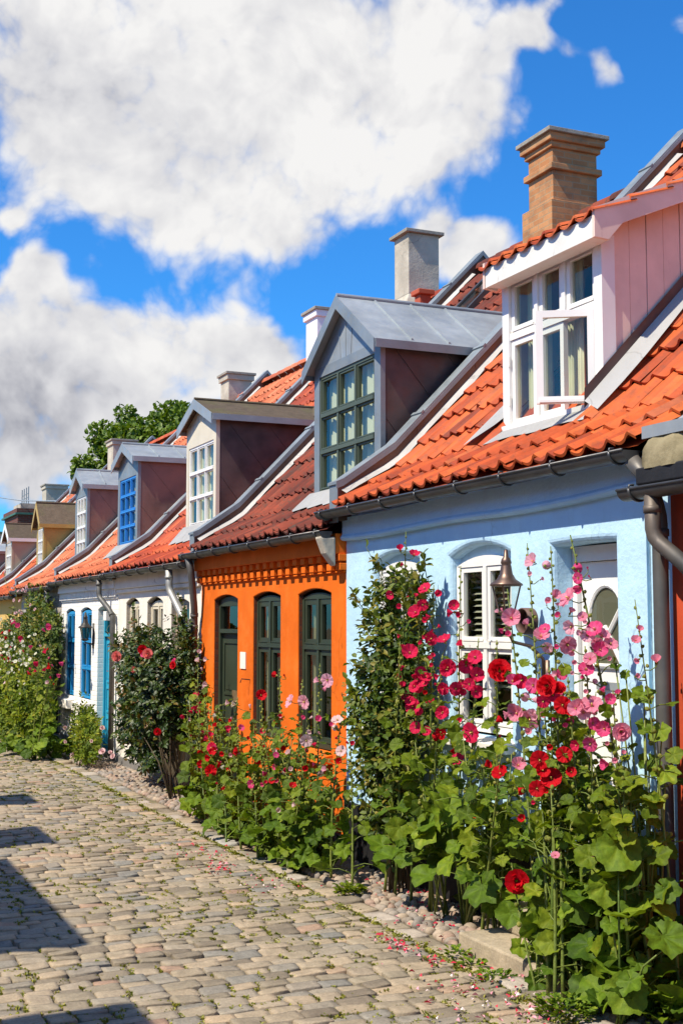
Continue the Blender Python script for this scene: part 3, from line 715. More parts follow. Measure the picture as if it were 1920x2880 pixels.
pink = pk.build('dormer', blue); pink['label'] = 'pink boarded dormer with white casements, one standing open'
fx = MB(); fx.box(Xd - .17, Xd - .14, da - .138, db + .0, 2.655, 2.81, M['worn_white']); fx.box(Xd - .14, Xd - .014, da - .136, db - .002, 2.66, 2.68, M['worn_white'])
fx.build('fascia', pink)
for y, s in ((da - .14, -1), (db + .003, 1)):
    br = MB(); br.extrude([(Xd - .176, y, 2.652), (Xd - .06, y, 2.645), (Xd + .06, y, rz(Xd + .06) - .015), (xe + .1, y, rz(xe + .1) - .015), (xe + .1, y, rz(xe + .1) + .165), (Xd - .176, y, rz(Xd - .176) + .165)], (0, s * .03, 0), pm)
    br.build('barge_board', pink)
tp = MB(); mt = M['tile_bright']; nc = 8; wy = (db - da + .23) / nc
for i in range(8):
    for j in range(nc):
        rr = rng.random(); xa = Xd - .20 + i * .32; xb = xa + .38; rows = []
        for x, lift in ((xa, .055), (xb, .015)):
            rows.append([Vector((x, db + .06 - (j + q / 9 * 1.08) * wy, rz(x) + .095 + lift + (-.026 * math.sin(math.pi * q / 6.1) if q < 6.2 else .028 * math.sin(math.pi * (q - 6.1) / 2.9)))) for q in range(10)])
        lip = [p - Vector((0, 0, .02)) for p in rows[0]]
        if rz(xb) + .1 > roof_z(xb, 0) - .1 :
            tp.add(rows[0] + rows[1], [(q, q + 1, 11 + q, 10 + q) for q in range(9)], mt, rr); tp.add(rows[0] + lip, [(q, q + 1, 11 + q, 10 + q) for q in range(9)], mt, rr)
tp.quad((Xd - .16, da - .14, rz(Xd - .16) + .08), (Xd - .16, db + .0, rz(Xd - .16) + .08), (xe + .3, db + .0, rz(xe + .3) + .08), (xe + .3, da - .14, rz(xe + .3) + .08), mt)
tp.build('dormer_roof', pink, True)
wf = MB(); pn = MB(); za, zm, zb_ = 1.545, 2.255, 2.70
cols = [da + .085, da + .485, da + .855, db - .085]
wf.box(Xd + .0, Xd + .07, cols[0], cols[3], zm - .028, zm + .028, wm)
for y in cols[1:3]: wf.box(Xd - .004, Xd + .068, y - .022, y + .022, za, zm - .028, wm) if y > cols[1] + .1 else None; wf.box(Xd - .004, Xd + .068, y - .022, y + .022, zm + .028, zb_, wm)
for i in range(3):
    a = cols[i] + (.022 if i else 0) + .003; b = cols[i+1] - (.022 if i < 2 else 0) - .003
    for c, d in ((zm + .031, zb_ - .003), (za + .003, zm - .031)):
        if i == 0 and d < zm: continue
        frame_cell(wf, Xd + .012, a, b, c, d, .045, .04, wm); wf.box(Xd - .004, Xd + .012, a + .02, b - .02, c + .004, c + .022, wm)
        pn.quad((Xd + .035, a + .04, c + .04), (Xd + .035, b - .04, c + .04), (Xd + .035, b - .04, d - .04), (Xd + .035, a + .04, d - .04), M['glass'])
wf.build('window_frame', pink); pn.build('pane', pink)
cs = MB(); L = .41; hh = zm - .034 - za - .006
frame_cell(cs, 0, 0, L, za + .006, zm - .034, .05, .04, wm); cs.box(-.016, 0, .02, L - .02, za + .012, za + .032, wm)
cs.quad((.02, .045, za + .05), (.02, L - .045, za + .05), (.02, L - .045, zm - .08), (.02, .045, zm - .08), M['glass'])
ca = R(57); cs.v = [(Xd - .01 - y * math.sin(ca) + x * math.cos(ca), cols[0] + .004 + y * math.cos(ca) + x * math.sin(ca), z) for x, y, z in cs.v]
cs.build('open_casement', pink)
for z in (za + .2, zm - .2):
    hd = MB(); hd.box(Xd - .018, Xd - .004, cols[3] - .012, cols[3] + .008, z - .04, z + .04, M['worn_white']); hd.build('hinge', pink)
ct = MB(); n = 40
for lo, hi in ((cols[2] + .03, cols[3] - .03), (cols[1] - .02, cols[2] - .10), (cols[0] + .02, cols[0] + .12)):
    vs = []
    for i in range(n + 1):
        y = lo + (hi - lo) * i / n; x = Xd + .16 + .02 * math.sin(i * 1.2); vs += [(x, y, za), (x, y, zb_)]
    ct.add(vs, [(2*i, 2*i+2, 2*i+3, 2*i+1) for i in range(n)], M['curtain'])
ct.build('curtain', pink, True)
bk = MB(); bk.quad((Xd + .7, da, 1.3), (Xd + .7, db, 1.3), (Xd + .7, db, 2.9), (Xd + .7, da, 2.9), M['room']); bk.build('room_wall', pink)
fl = MB(); fm = M['lead']; n = 16
for i in range(n):
    y0_ = da - .10 + (db - da + .2) * i / n; y1_ = da - .10 + (db - da + .2) * (i + 1) / n
    g = lambda y: Xd - .20 - .02 * math.sin(y * 9)
    fl.quad((Xd - .014, y0_, 1.535), (Xd - .014, y1_, 1.535), (g(y1_), y1_, roof_z(g(y1_), 0) + .055), (g(y0_), y0_, roof_z(g(y0_), 0) + .055), fm)
x = Xd - .18
while x < 7.5:
    fl.quad((x, da - .02, roof_z(x, 0) + .17), (x + .2, da - .02, roof_z(x + .2, 0) + .17), (x + .2, da - .17 - .03 * math.sin(x * 5 + 1), roof_z(x + .2, 0) + .09), (x, da - .17 - .03 * math.sin(x * 5), roof_z(x, 0) + .09), fm)
    fl.quad((x, da - .015, roof_z(x, 0) + .12), (x + .2, da - .015, roof_z(x + .2, 0) + .12), (x + .2, da - .022, roof_z(x + .2, 0) + .26), (x, da - .022, roof_z(x, 0) + .26), M['zinc_dark']); x += .2
fl.quad((Xd - .1, db + .01, 1.56), (Xd + .5, db + .01, 2.0), (Xd + .25, db + .20, roof_z(Xd + .25, 0) + .10), (Xd - .25, db + .24, roof_z(Xd - .25, 0) + .10), fm)
fl.build('flashing', pink)

# ---- orange house
DZ = -.17
ow = [dict(ya=11.954, yb=12.765, zb=-1.18, zt=.275, rise=.05, depth=.06), dict(ya=10.666, yb=11.479, zb=-1.18, zt=.275, rise=.05, depth=.06)]
od = dict(ya=13.262, yb=14.096, zb=-1.86, zt=.265, rise=.055, depth=.075)
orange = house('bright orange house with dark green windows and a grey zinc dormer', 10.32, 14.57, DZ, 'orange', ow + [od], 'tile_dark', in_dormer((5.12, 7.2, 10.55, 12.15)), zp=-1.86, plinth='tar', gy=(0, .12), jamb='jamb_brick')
for o in ow:
    window(orange, XW + .045, o['ya'] + .004, o['yb'] - .004, o['zb'] + .02, o['zt'] - .035, .05, 2, (.66,), .05, 'green_wood', glass='glass_dark', cw=.05)
    sill(orange, o['ya'] - .05, o['yb'] + .05, -1.17, 'orange', .10, .07)
panel_door(orange, XW + .06, od['ya'] + .003, od['yb'] - .003, od['zb'], od['zt'] - .01, 'green_wood', light=.26, rise=.05, plate=True)
dn = MB(); m = M['orange']; n = 20
for i in range(n + 1):
    y = 10.37 + 4.13 * i / n
    dn.box(XW - .075, XW, y - .055, y + .045, .556, .618, m); dn.box(XW - .066, XW, y - .055, y + .045, .474, .536, m)
dn.box(XW - .10, XW, 10.33, 14.56, .62, .80, m); dn.box(XW - .02, XW, 10.33, 14.56, .455, .470, m)
dn.build('dentil_cornice', orange, bevel=.005)
kb = MB(); kb.extrude([(XW - .26, 10.32, .77), (XW - .10, 10.32, .77), (XW - .10, 10.32, .50), (XW - .20, 10.32, .62)], (0, .13, 0), M['chim_grey']); kb.build('corbel', orange, bevel=.02)
pl = MB(); pl.box(XW - .012, XW - .001, 12.965, 13.135, -.49, -.31, M['sign']); pl.build('wall_plate', orange)
hk = MB(); hk.tube([(XW, 12.84, -.60), (XW - .09, 12.86, -.59), (XW - .10, 12.87, -.63)], .006, M['black_metal'], 5); hk.build('wall_hook', orange)
gd = gable_dormer(orange, 10.55, 12.15, 5.05, 1.30, 2.65, 3.20, DZ, 'zinc_dark', 'zinc_blue', 'zinc', dict(cols=3, trans=(.34, .67), fw=.03, mat='grey_green', cw=.018, mw=.02, curtain='curtain', blinds=False), over=.09, post=.13, gable='zinc', seams=2, roof_th=.03, barge='zinc_blue')
gd['label'] = 'grey zinc dormer with dark green nine-pane window'
chimney(orange, 8.35, 12.4, .62, .52, 4.35, 5.75, 'tan_brick', style='banded')
sk = MB()
for q in range(1):
    xa, xb, y0_, y1_ = 7.35, 7.95, 13.0, 13.6; z = lambda x, u=0: roof_z(x, DZ) + .10 + u
    for (a0, a1, b0, b1) in ((xa, xb, y0_, y0_ + .06), (xa, xb, y1_ - .06, y1_), (xa, xa + .06, y0_ + .06, y1_ - .06), (xb - .06, xb, y0_ + .06, y1_ - .06)):
        sk.add([(a0,b0,z(a0)-.08),(a1,b0,z(a1)-.08),(a1,b1,z(a1)-.08),(a0,b1,z(a0)-.08),(a0,b0,z(a0,.04)),(a1,b0,z(a1,.04)),(a1,b1,z(a1,.04)),(a0,b1,z(a0,.04))], [(0,3,2,1),(4,5,6,7),(0,1,5,4),(1,2,6,5),(2,3,7,6),(3,0,4,7)], M['gutter'])
    sk.quad((xa, y0_, z(xa, .015)), (xb, y0_, z(xb, .015)), (xb, y1_, z(xb, .015)), (xa, y1_, z(xa, .015)), M['glass_dark'])
sk.build('skylight', orange)
tpz = roof_z(7.9, -.26)
downpipe(orange, [(4.40, 14.50, .79), (4.43, 14.46, .62), (4.50, 14.54, .18), (4.52, 14.60, .05), (4.52, 14.62, G + .1)], .042, 'pipe_grey', (2, 3))

# ---- white house with cream windows
DZ = -.26
ww = [dict(ya=17.456, yb=18.207, zb=-1.15, zt=.285, rise=.075, depth=.075), dict(ya=16.26, yb=17.05, zb=-1.15, zt=.28, rise=.075, depth=.075)]
wd = dict(ya=15.073, yb=15.876, zb=-1.93, zt=.25, rise=.06, depth=.09)
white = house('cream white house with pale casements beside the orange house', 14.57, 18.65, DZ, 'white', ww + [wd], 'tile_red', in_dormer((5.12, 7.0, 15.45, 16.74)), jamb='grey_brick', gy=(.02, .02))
for i, o in enumerate(ww):
    window(white, XW + .06, o['ya'] + .004, o['yb'] - .004, o['zb'] + .02, o['zt'] - .04, .07, 2, (.52,), .045, 'cream_wood', curtain=None, blinds=False, glass='glass_dark')
    sill(white, o['ya'] - .04, o['yb'] + .04, -1.15, 'white')
panel_door(white, XW + .07, wd['ya'] + .003, wd['yb'] - .003, wd['zb'], wd['zt'] - .01, 'beige_wood', light=.25, rise=.055)
cn = MB(); cn.box(XW - .07, XW, 14.58, 18.64, .50, .72, M['white']); cn.box(XW - .045, XW, 14.58, 18.64, .44, .50, M['white']); cn.build('cornice', white, bevel=.012)
gd = gable_dormer(white, 15.45, 16.74, 5.05, 1.26, 2.68, 2.93, DZ, 'zinc_dark', 'cream_wood', 'felt', dict(cols=3, trans=(.34, .67), fw=.03, mat='white_wood', cw=.014, mw=.012, curtain='curtain'), gable='cream_wood', post=.10, barge='zinc', over=.13, zwt=2.38)
gd['label'] = 'cream fronted dormer with white nine-pane window and mossy roof'
chimney(white, 8.4, 16.3, .50, .46, 4.35, 5.72, 'chim_grey', style='shoulder')
tc = MB(); tc.box(7.83, 8.0, 15.1, 15.26, tpz - .05, tpz + .42, M['terracotta']); tc.box(7.79, 8.04, 15.06, 15.30, tpz + .42, tpz + .49, M['terracotta']); tc.build('flue_pot', white, bevel=.01)
ht = MB()
for k, y in enumerate((15.55, 15.72, 15.89)): ht.extrude([(6.2, y, roof_z(6.2, DZ) + .14), (6.85, y, roof_z(6.85, DZ) + .12), (6.85, y, roof_z(6.85, DZ) + .19), (6.2, y, roof_z(6.2, DZ) + .21)], (0, .16, 0), M['felt'])
ht.build('roof_hatch', white)
downpipe(white, [(4.40, 15.30, .66), (4.41, 15.30, .42), (4.50, 14.98, .06), (4.52, 14.86, -.02), (4.53, 14.80, -.15), (4.53, 14.80, G + .1)], .046, 'gutter_pale', (0, 2, 4))

# ---- white brick house with blue windows
DZ = -.27
vw = [dict(ya=21.694, yb=22.434, zb=-1.24, zt=.19, rise=.06, depth=.06), dict(ya=20.426, yb=21.262, zb=-1.24, zt=.20, rise=.06, depth=.06)]
vd = dict(ya=19.131, yb=19.992, zb=-2.0, zt=.21, rise=.06, depth=.13)
brickw = house('whitewashed brick house with bright blue windows and teal door', 18.65, 22.82, DZ, 'white_brick', vw + [vd], 'tile_pale', in_dormer((5.12, 7.0, 19.36, 20.62)), gmat='gutter', gy=(.02, .10))
for o in vw:
    window(brickw, XW + .03, o['ya'] + .004, o['yb'] - .004, o['zb'] + .02, o['zt'] - .03, .05, 2, (.33, .66), .045, 'cyan_wood', glass='glass_dark', curtain='curtain', cw=.022)
    sill(brickw, o['ya'] - .05, o['yb'] + .05, -1.27, 'white', .12, .14)
panel_door(brickw, XW + .10, vd['ya'] + .003, vd['yb'] - .003, vd['zb'], vd['zt'] - .01, 'teal_wood', light=.3, rise=.055)
dn = MB(); m = M['white_brick']
for i in range(40): y = 18.72 + 4.05 * i / 39; dn.box(XW - .05, XW, y - .03, y + .03, .40, .52, m)
dn.box(XW - .08, XW, 18.66, 22.81, .522, .72, m); dn.box(XW - .02, XW, 18.66, 22.81, .37, .398, m); dn.build('dentil_cornice', brickw)
gd = gable_dormer(brickw, 19.36, 20.62, 5.05, 1.22, 2.59, 2.84, DZ, 'zinc_plum', 'zinc_blue', 'zinc', dict(cols=3, trans=(.25, .5, .75), fw=.035, mat='blue_wood', cw=.012, mw=.012, curtain='blind'), gable='zinc', post=.12, barge='zinc', zwt=2.34)
gd['label'] = 'plum zinc dormer with bright blue window'
chimney(brickw, 8.4, 19.75, .5, .5, 4.3, 5.36, 'chim_white')
downpipe(brickw, [(4.40, 19.1, .68), (4.41, 19.1, .40), (4.50, 18.80, .20), (4.53, 18.72, .10), (4.53, 18.72, G + .1)], .04, 'pipe_grey', (0, 2))
fd = MB(); fd.tube([(XW, 18.95, .10), (XW - .06, 18.95, .12)], .02, M['white_wood']); fd.box(XW - .14, XW - .06, 18.86, 19.04, .04, .18, M['white_wood']); fd.build('floodlight', brickw, bevel=.01)

# ---- the houses beyond, mostly behind flowers
def far_house(label, y0, y1, dz, wallm, roofm, dorm, dlabel, chim=None):
    L = y1 - y0
    ops = [dict(ya=y0 + L * a, yb=y0 + L * a + .8, zb=zb, zt=.12 + dz * .3, rise=.06, depth=.08) for a, zb in ((.12, -1.95), (.40, -1.2), (.70, -1.2))]
    h = house(label, y0, y1, dz, wallm, ops, roofm, in_dormer((5.12, 7, dorm['ya'], dorm['yb'])))
    panel_door(h, XW + .06, ops[0]['ya'], ops[0]['yb'], -1.95, ops[0]['zt'], 'green_wood', light=.25, rise=.05)
    for o in ops[1:]: window(h, XW + .05, o['ya'], o['yb'], o['zb'], o['zt'] - .02, .05, 2, (.6,), .045, 'white_wood', curtain=None)
    d = gable_dormer(h, dz=dz, **dorm); d['label'] = dlabel
    if chim: chimney(h, *chim)
    return h
W4 = dict(cols=3, trans=(.25, .5, .75), fw=.03, mat='white_wood', cw=.014, mw=.012, curtain='curtain')
h5 = far_house('brown brick house half hidden behind climbing roses', 22.82, 27.0, -.33, 'grey_brick', 'tile_pale', dict(ya=22.95, yb=23.95, X=5.05, zb=1.16, ze=2.52, za=2.80, zwt=2.34, side='zinc_plum', front='zinc_blue', roofm='zinc', win=W4, post=.11, gable='zinc', barge='zinc'), 'plum zinc dormer with slim white window', (8.4, 24.4, .5, .5, 4.1, 5.1, 'chim_grey'))
downpipe(h5, [(4.40, 23.25, .62), (4.42, 23.25, .30), (4.52, 22.95, .02), (4.54, 22.88, -.1), (4.54, 22.88, G + .1)], .04, 'pipe_grey', (0, 2))
h6 = far_house('house with an ochre boarded dormer and mossy dormer roof', 27.0, 31.1, -.42, 'yellow', 'tile_bright', dict(ya=26.62 + .5, yb=27.9, X=5.05, zb=1.20, ze=2.13, za=2.54, side='ochre_wood', front='ochre_wood', roofm='felt', win=dict(W4, trans=(.33, .67)), post=.10, seams=0, barge='ochre_wood'), 'ochre boarded dormer with white window')
h7 = far_house('house with a beige boarded dormer farther down the lane', 31.1, 35.3, -.52, 'white', 'tile_red', dict(ya=31.15, yb=32.1, X=5.05, zb=1.0, ze=2.05, za=2.38, side='beige_wood', front='beige_wood', roofm='felt', win=dict(W4, trans=(.33, .67)), post=.09, seams=0, barge='white_wood'), 'beige boarded dormer with white window', (8.4, 34.0, .62, .62, 3.7, 5.0, 'chim_grey'))
h8 = far_house('last house of the row with a dark plum zinc dormer', 35.3, 39.5, -.6, 'white_brick', 'tile_pale', dict(ya=35.5, yb=36.7, X=5.05, zb=.9, ze=1.95, za=2.2, side='zinc_plum', front='zinc_blue', roofm='zinc', win=dict(W4), post=.09, seams=0), 'dark plum zinc dormer at the edge of view', (8.4, 43.3, .7, .7, 2.0, 4.7, 'chim_grey'))

# ---- red house at the right edge
RZ = -.23
redh = thing('row_house', (XW, 4.3, G), 'dark red plastered house at the right edge beside the blue house', 'house', 'row houses along the cobbled lane')
mb = MB(); m = M['red']; wall_front(mb, 2.4, 5.80, G + .1, .76, [dict(ya=3.1, yb=3.9, zb=-1.1, zt=.1, rise=.08, depth=.08)], m)
mb.quad((XW, 5.80, G + .1), (XW + .03, 5.80, G + .1), (XW + .03, 5.80, .76), (XW, 5.80, .76), m); mb.quad((XW + .03, 5.80, G + .1), (XW + .03, 6.03, G + .1), (XW + .03, 6.03, .76), (XW + .03, 5.80, .76), M['blue'])
for y in (2.404, 6.0): mb.poly([(XW + .03, y, G), (12.2, y, G), (12.2, y, 1.0 + RZ), (XR, y, roof_z(XR, RZ) - .05), (5.02, y, roof_z(5.02, RZ) - .05), (XW + .03, y, .76)], m)
mb.quad((12.2, 2.4, G), (12.2, 6, G), (12.2, 6, .8), (12.2, 2.4, .8), m)
mb.build('wall', redh)
window(redh, XW + .05, 3.1, 3.9, -1.1, .08, .08, 2, (.6,), .045, 'white_wood')
pb = MB(); pb.box(XW - .03, XW + .02, 2.4, 6.03, G - .05, G + .1, M['tar']); pb.build('plinth', redh)
tiles(redh, 2.42, 5.36, RZ, 'tile_red'); gutter(redh, 2.4, 5.95, .985 + RZ)
pp = MB(); pr = [(4.62, .72), (4.62, 1.03)] + [(x, roof_z(x, RZ) + .20) for x in (4.9, 5.02, XR)] + [(XR + .1, 3.0), (4.9, .5)]
pp.extrude([(x, 5.38, z) for x, z in pr], (0, .40, 0), M['red']); par = pp.build('parapet', redh, bevel=.01)
cp = MB(); pr = [(4.42, 1.075), (4.62, 1.115), (4.9, roof_z(4.9, RZ) + .235), (5.02, roof_z(5.02, RZ) + .235), (XR, roof_z(XR, RZ) + .235)]
for (xa, za), (xb, zb_) in zip(pr[:-1], pr[1:]):
    cp.extrude([(xa, 5.34, za), (xb, 5.34, zb_), (xb, 5.34, zb_ + .03), (xa, 5.34, za + .03)], (0, .45, 0), M['zinc'])
cp.box(4.405, 4.42, 5.335, 5.795, 1.035, 1.105, M['zinc']); cp.build('parapet_cap', par)
cb = MB(); n = 12; prof = [(4.62 - .24 * math.cos(k / n * math.pi / 2) ** .55, .86 + .235 * math.sin(k / n * math.pi / 2) ** .7) for k in range(n + 1)]
ys = [5.40 + .43 * k / 10 for k in range(11)]
vs = []
for i, y in enumerate(ys):
    q = abs(i - 5) / 5; sc = 1 - .22 * q ** 4
    for x, z in prof: vs.append((4.62 - (4.62 - x) * sc + .008 * math.sin(y * 31 + z * 40), y, .875 + (z - .875) * sc))
K = n + 1; cb.add(vs, [(i*K+k, i*K+k+1, (i+1)*K+k+1, (i+1)*K+k) for i in range(10) for k in range(n)], M['mossy'])
for i in (0, 10): cb.poly([vs[i*K+k] for k in range(K)] + [(4.63, ys[i], .875)], M['mossy'])
co = cb.build('corbel', redh, True); co['label'] = 'mossy rounded stone end of the fire wall'
tr = MB(); tr.box(4.385, 4.64, 5.395, 5.835, .775, .872, M['tar']); tr.build('corbel_base', redh, bevel=.01)
downpipe(redh, [(4.40, 5.71, .72), (4.40, 5.705, .47), (4.46, 5.55, .34), (4.52, 5.48, .24), (4.52, 5.48, -.02), (4.52, 5.48, G + .1)], .044, 'pipe_grey', (0, 2, 4))

# ---- the row across the lane, behind the viewer's left shoulder: it shades the paving and shows in the panes
for k, (y0, y1, wallm, dorm, hz) in enumerate([(-3.5, 1.2, 'yellow', (-2, -.6), 4.6), (1.2, 6.5, 'white_brick', (3.3, 6.25), 4.42), (6.5, 11.0, 'chim_white', (7.7, 10.8), 4.5), (11.0, 14.0, 'white_brick', (11.45, 12.35), 5.25), (14.0, 18.5, 'yellow', (14.1, 14.85), 5.7), (18.5, 24, 'white', (21.5, 22.9), 4.6)]):
    XO = -1.45; t = thing('row_house', (XO, (y0 + y1) / 2, G), ['ochre', 'whitewashed brick', 'pale lilac', 'narrow whitewashed', 'tall ochre', 'chalk white'][k] + ' plastered house across the lane outside the picture', 'house', 'row houses across the lane')
    mb = MB(); mb.box(XO - 6.5, XO, y0, y1, G, .9, M[wallm]); o = mb.build('wall', t)
    rb = MB(); rb.extrude([(XO + .12, y0, .9), (XO - 3.25, y0, 3.6), (XO - 6.7, y0, .9)], (0, y1 - y0, 0), M['tile_red']); rb.build('roof', t)
    d = MB(); d.box(XO - 2.2, XO - .15, dorm[0], dorm[1], 1.0, G + hz - .1, M['zinc_blue']); dd = d.build('dormer', t)
    d = MB(); d.box(XO - 2.3, XO - .05, dorm[0] - .06, dorm[1] + .06, G + hz - .1, G + hz, M['zinc']); d.build('dormer_roof', dd)
    for a in (.15, .45, .75):
        w = MB(); yy = y0 + (y1 - y0) * a; w.box(XO, XO + .02, yy, yy + .8, -1.1, .4, M['white_wood']); w = w.build('window', t)
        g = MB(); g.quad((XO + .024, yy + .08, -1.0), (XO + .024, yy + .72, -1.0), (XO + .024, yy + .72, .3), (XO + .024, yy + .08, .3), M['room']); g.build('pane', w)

# ---- red brick tower with copper rims behind the far end of the row
bt = thing('brick_tower', (8.4, 49.5, G), 'dark red brick stack with green copper rim beyond the ochre dormer', 'tower')
mb = MB(); mb.box(7.9, 8.9, 47.6, 50.6, G, 4.02, M['dark_brick']); mb.build('wall', bt)
mb = MB(); mb.box(7.8, 9.0, 47.5, 50.8, 4.02, 4.09, M['copper']); mb.box(7.86, 8.94, 47.58, 50.7, 4.09, 4.26, M['dark_brick']); mb.box(8.1, 8.7, 48.2, 49.8, 4.26, 4.5, M['chim_grey']); mb.build('cornice', bt)
mb = MB()
for y in (48.3, 48.75, 49.25, 49.7): mb.tube([(8.4, y, 4.5), (8.4, y, 5.15)], .02, M['zinc_blue'], 5)
for z in (4.75, 4.9): mb.tube([(8.4, 48.3, z), (8.4, 49.7, z)], .015, M['zinc_blue'], 5)
mb.build('railing', bt)
bt = thing('brick_tower', (8.4, 56.5, G), 'pale rendered building with green copper rim at the far left edge', 'tower')
mb = MB(); mb.box(7.4, 9.4, 53.8, 59, G, 3.7, M['chim_white']); mb.build('wall', bt)
mb = MB(); mb.box(7.2, 9.6, 53.5, 59.3, 3.7, 3.78, M['copper']); mb.build('cornice', bt)
wr = MB(); a, b = at(-40, 1394, 8.0), at(215, 1410, 8.0); wr.tube([a, (a + b) / 2 - Vector((0, 0, .1)), b], .02, M['zinc'], 5)
tag(wr.build('overhead_wire', None), 'thin wire strung across the sky at far left', 'wire')

# ---- lanterns
def lantern(loc, label, metal_, glass_, k, arm):
    t = thing('wall_lantern', loc, label, 'lantern'); x, y, z = loc; m = M[metal_]; ax = x - arm
    c = MB(); c.lathe((ax, y, z), [(.0, .36*k), (.012*k, .355*k), (.018*k, .31*k), (.030*k, .295*k), (.036*k, .27*k), (.030*k, .262*k), (.034*k, .25*k), (.042*k, .20*k), (.062*k, .165*k), (.105*k, .135*k), (.108*k, .125*k), (.096*k, .12*k), (.0, .12*k)], m, 24); c.build('lantern_cap', t, True)
    f = MB(); ht = .12 * k; hb = -.05 * k; rt = .092 * k; rb_ = .050 * k
    cor = [(math.cos(q), math.sin(q)) for q in [math.pi / 4 + math.pi / 2 * i for i in range(4)]]
    for cx, cy in cor: f.tube([(ax + cx * rt, y + cy * rt, z + ht), (ax + cx * rb_, y + cy * rb_, z + hb)], .0055 * k, m, 6)
    f.lathe((ax, y, z), [(0, hb - .03*k), (.03*k, hb - .028*k), (.052*k, hb - .012*k), (.058*k, hb), (.04*k, hb + .012*k), (0, hb + .012*k)], m, 16)
    f.build('lantern_frame', t)
    g = MB()
    for i in range(4):
        (c0, s0), (c1, s1) = cor[i], cor[(i+1) % 4]
        g.quad((ax + c0 * rb_, y + s0 * rb_, z + hb), (ax + c1 * rb_, y + s1 * rb_, z + hb), (ax + c1 * rt, y + s1 * rt, z + ht), (ax + c0 * rt, y + s0 * rt, z + ht), M[glass_])
    g.build('lantern_glass', t)
    b = MB()
    if arm < .2: b.tube([(ax, y, z + hb - .02*k), (ax, y, z - .10*k), (x - .015, y, z - .13*k)], .011 * k, m, 8); b.box(x - .018, x, y - .03, y + .03, z - .2, z + .2, m)
    else: b.tube([(ax, y, z + hb - .02*k), (ax, y, z - .16*k), (ax + arm * .15, y, z - .24*k), (ax + arm * .6, y, z - .27*k), (ax + arm * .9, y, z - .35*k), (x - .015, y, z - .45*k)], .011 * k, m, 8)
    if arm > .2: b.box(x - .018, x, y - .035, y + .035, z - .60*k, z - .36*k, m)
    b.build('bracket', t, True)
lantern((XW, 7.10, .12), 'bronze wall lantern with clear glass on the blue house beside its window', 'brown_metal', 'lamp_glass', 1.0, .30)
lantern((XW, 20.25, -.20), 'small black wall lantern on the white brick house near its teal door', 'black_metal', 'glass_dark', 1.05, .14)
# ================================================================== GROUND
g = MB(); g.quad((-300, -120, G - .10), (300, -120, G - .10), (300, 400, G - .10), (-300, 400, G - .10), M['road_bed'])
tag(g.build('ground'), kind='structure')
g = MB()
for i in range(14):
    for j in range(40):
        x0 = -1.45 + 6.1 * i / 14; x1 = -1.45 + 6.1 * (i + 1) / 14; y0 = -1 + 41 * j / 40; y1 = -1 + 41 * (j + 1) / 40
        g.quad((x0, y0, G - .013), (x1, y0, G - .013), (x1, y1, G - .013), (x0, y1, G - .013), M['road_bed'])
tag(g.build('sandy_ground'), kind='structure')
XK = 3.80                       # inner edge of the kerb
def sett(mb, x0, x1, y0, y1, mat, h=.012, j=.006, z=G, ch=.014):
    n = rng.random(); dz = rng.uniform(-.007, .007); tx, ty = rng.uniform(-.012, .012), rng.uniform(-.012, .012)
    def J(): return rng.uniform(-j, j)
    c = min(ch, (x1 - x0) * .3, (y1 - y0) * .3) * rng.uniform(.6, 1.3)
    o = [(x0 + c, y0), (x1 - c, y0), (x1, y0 + c), (x1, y1 - c), (x1 - c, y1), (x0 + c, y1), (x0, y1 - c), (x0, y0 + c)]
    o = [(x + J(), y + J()) for x, y in o]; cx, cy = (x0 + x1) / 2, (y0 + y1) / 2
    def ring(k, zz): return [(cx + (x - cx) * k, cy + (y - cy) * k, z + zz + dz + tx * (x - cx) / (x1 - x0) + ty * (y - cy) / (y1 - y0)) for x, y in o]
    a, b, c_, d = ring(1.0, -.04), ring(.99, h * .2), ring(.965, h * .9), ring(.6, h * 1.02)
    v = a + b + c_ + d; fs = []
    for r_ in range(3): fs += [(r_*8+i, r_*8+(i+1) % 8, (r_+1)*8+(i+1) % 8, (r_+1)*8+i) for i in range(8)]
    fs.append(tuple(range(24, 32))); mb.add(v, fs, mat, n)
joints = []; rd = MB(); y = 4.2; row = 0; m = M['cobble']
while y < 26:
    d = rng.uniform(.112, .140); x = -.6 + rng.uniform(0, .2); wob = [rng.uniform(-.006, .006) for _ in range(12)]; w0 = .19
    while x < XK - .02:
        w = rng.uniform(.14, .225); x1 = min(x + w, XK)
        if x1 - x > .07 and math.atan2(x1 + .5, y) > R(6):
            yo = .06 * math.sin(x * .9 + row * .05) + wob[int((x + 1) * 2) % 12] + .03 * math.sin(y * .5 + x)
            joints.append((x1, y + yo, d))
            sett(rd, x + .0045, x1 - .0045, y + yo + .004, y + yo + d - .004, m, .006)
        x = x1
    y += d; row += 1
o = tag(rd.build('cobblestone_road', None, True), kind='structure')
kb = MB(); y = 4.0
while y < 26:
    d = rng.uniform(.17, .36); w = rng.uniform(.15, .24)
    sett(kb, XK + .008, XK + w, y + .006, y + d - .006, M['kerb'] if rng.random() < .3 else M['cobble'], .010, .012, G + rng.uniform(-.006, .012), .025); y += d
tag(kb.build('kerb', None, True), kind='structure')
pb = MB(); y = 5.0; m = M['pebble']
while y < 24:
    x = 3.99 if y < 9.4 else 4.04
    while x < 4.62:
        rx, ry = rng.uniform(.026, .062), rng.uniform(.028, .066)
        px, py = x + rx + rng.uniform(-.01, .01), y + rng.uniform(-.03, .03)
        big = y < 12.5
        pb.ball((px, py, G - .004 + rng.uniform(-.010, .010)), 1, m, rng.random(), (rx, ry, rng.uniform(.026, .042)), 9 if big else 6, 5 if big else 4)
        x += rx * 1.75
    y += .068
tag(pb.build('pebble_strip', None, True), kind='stuff')
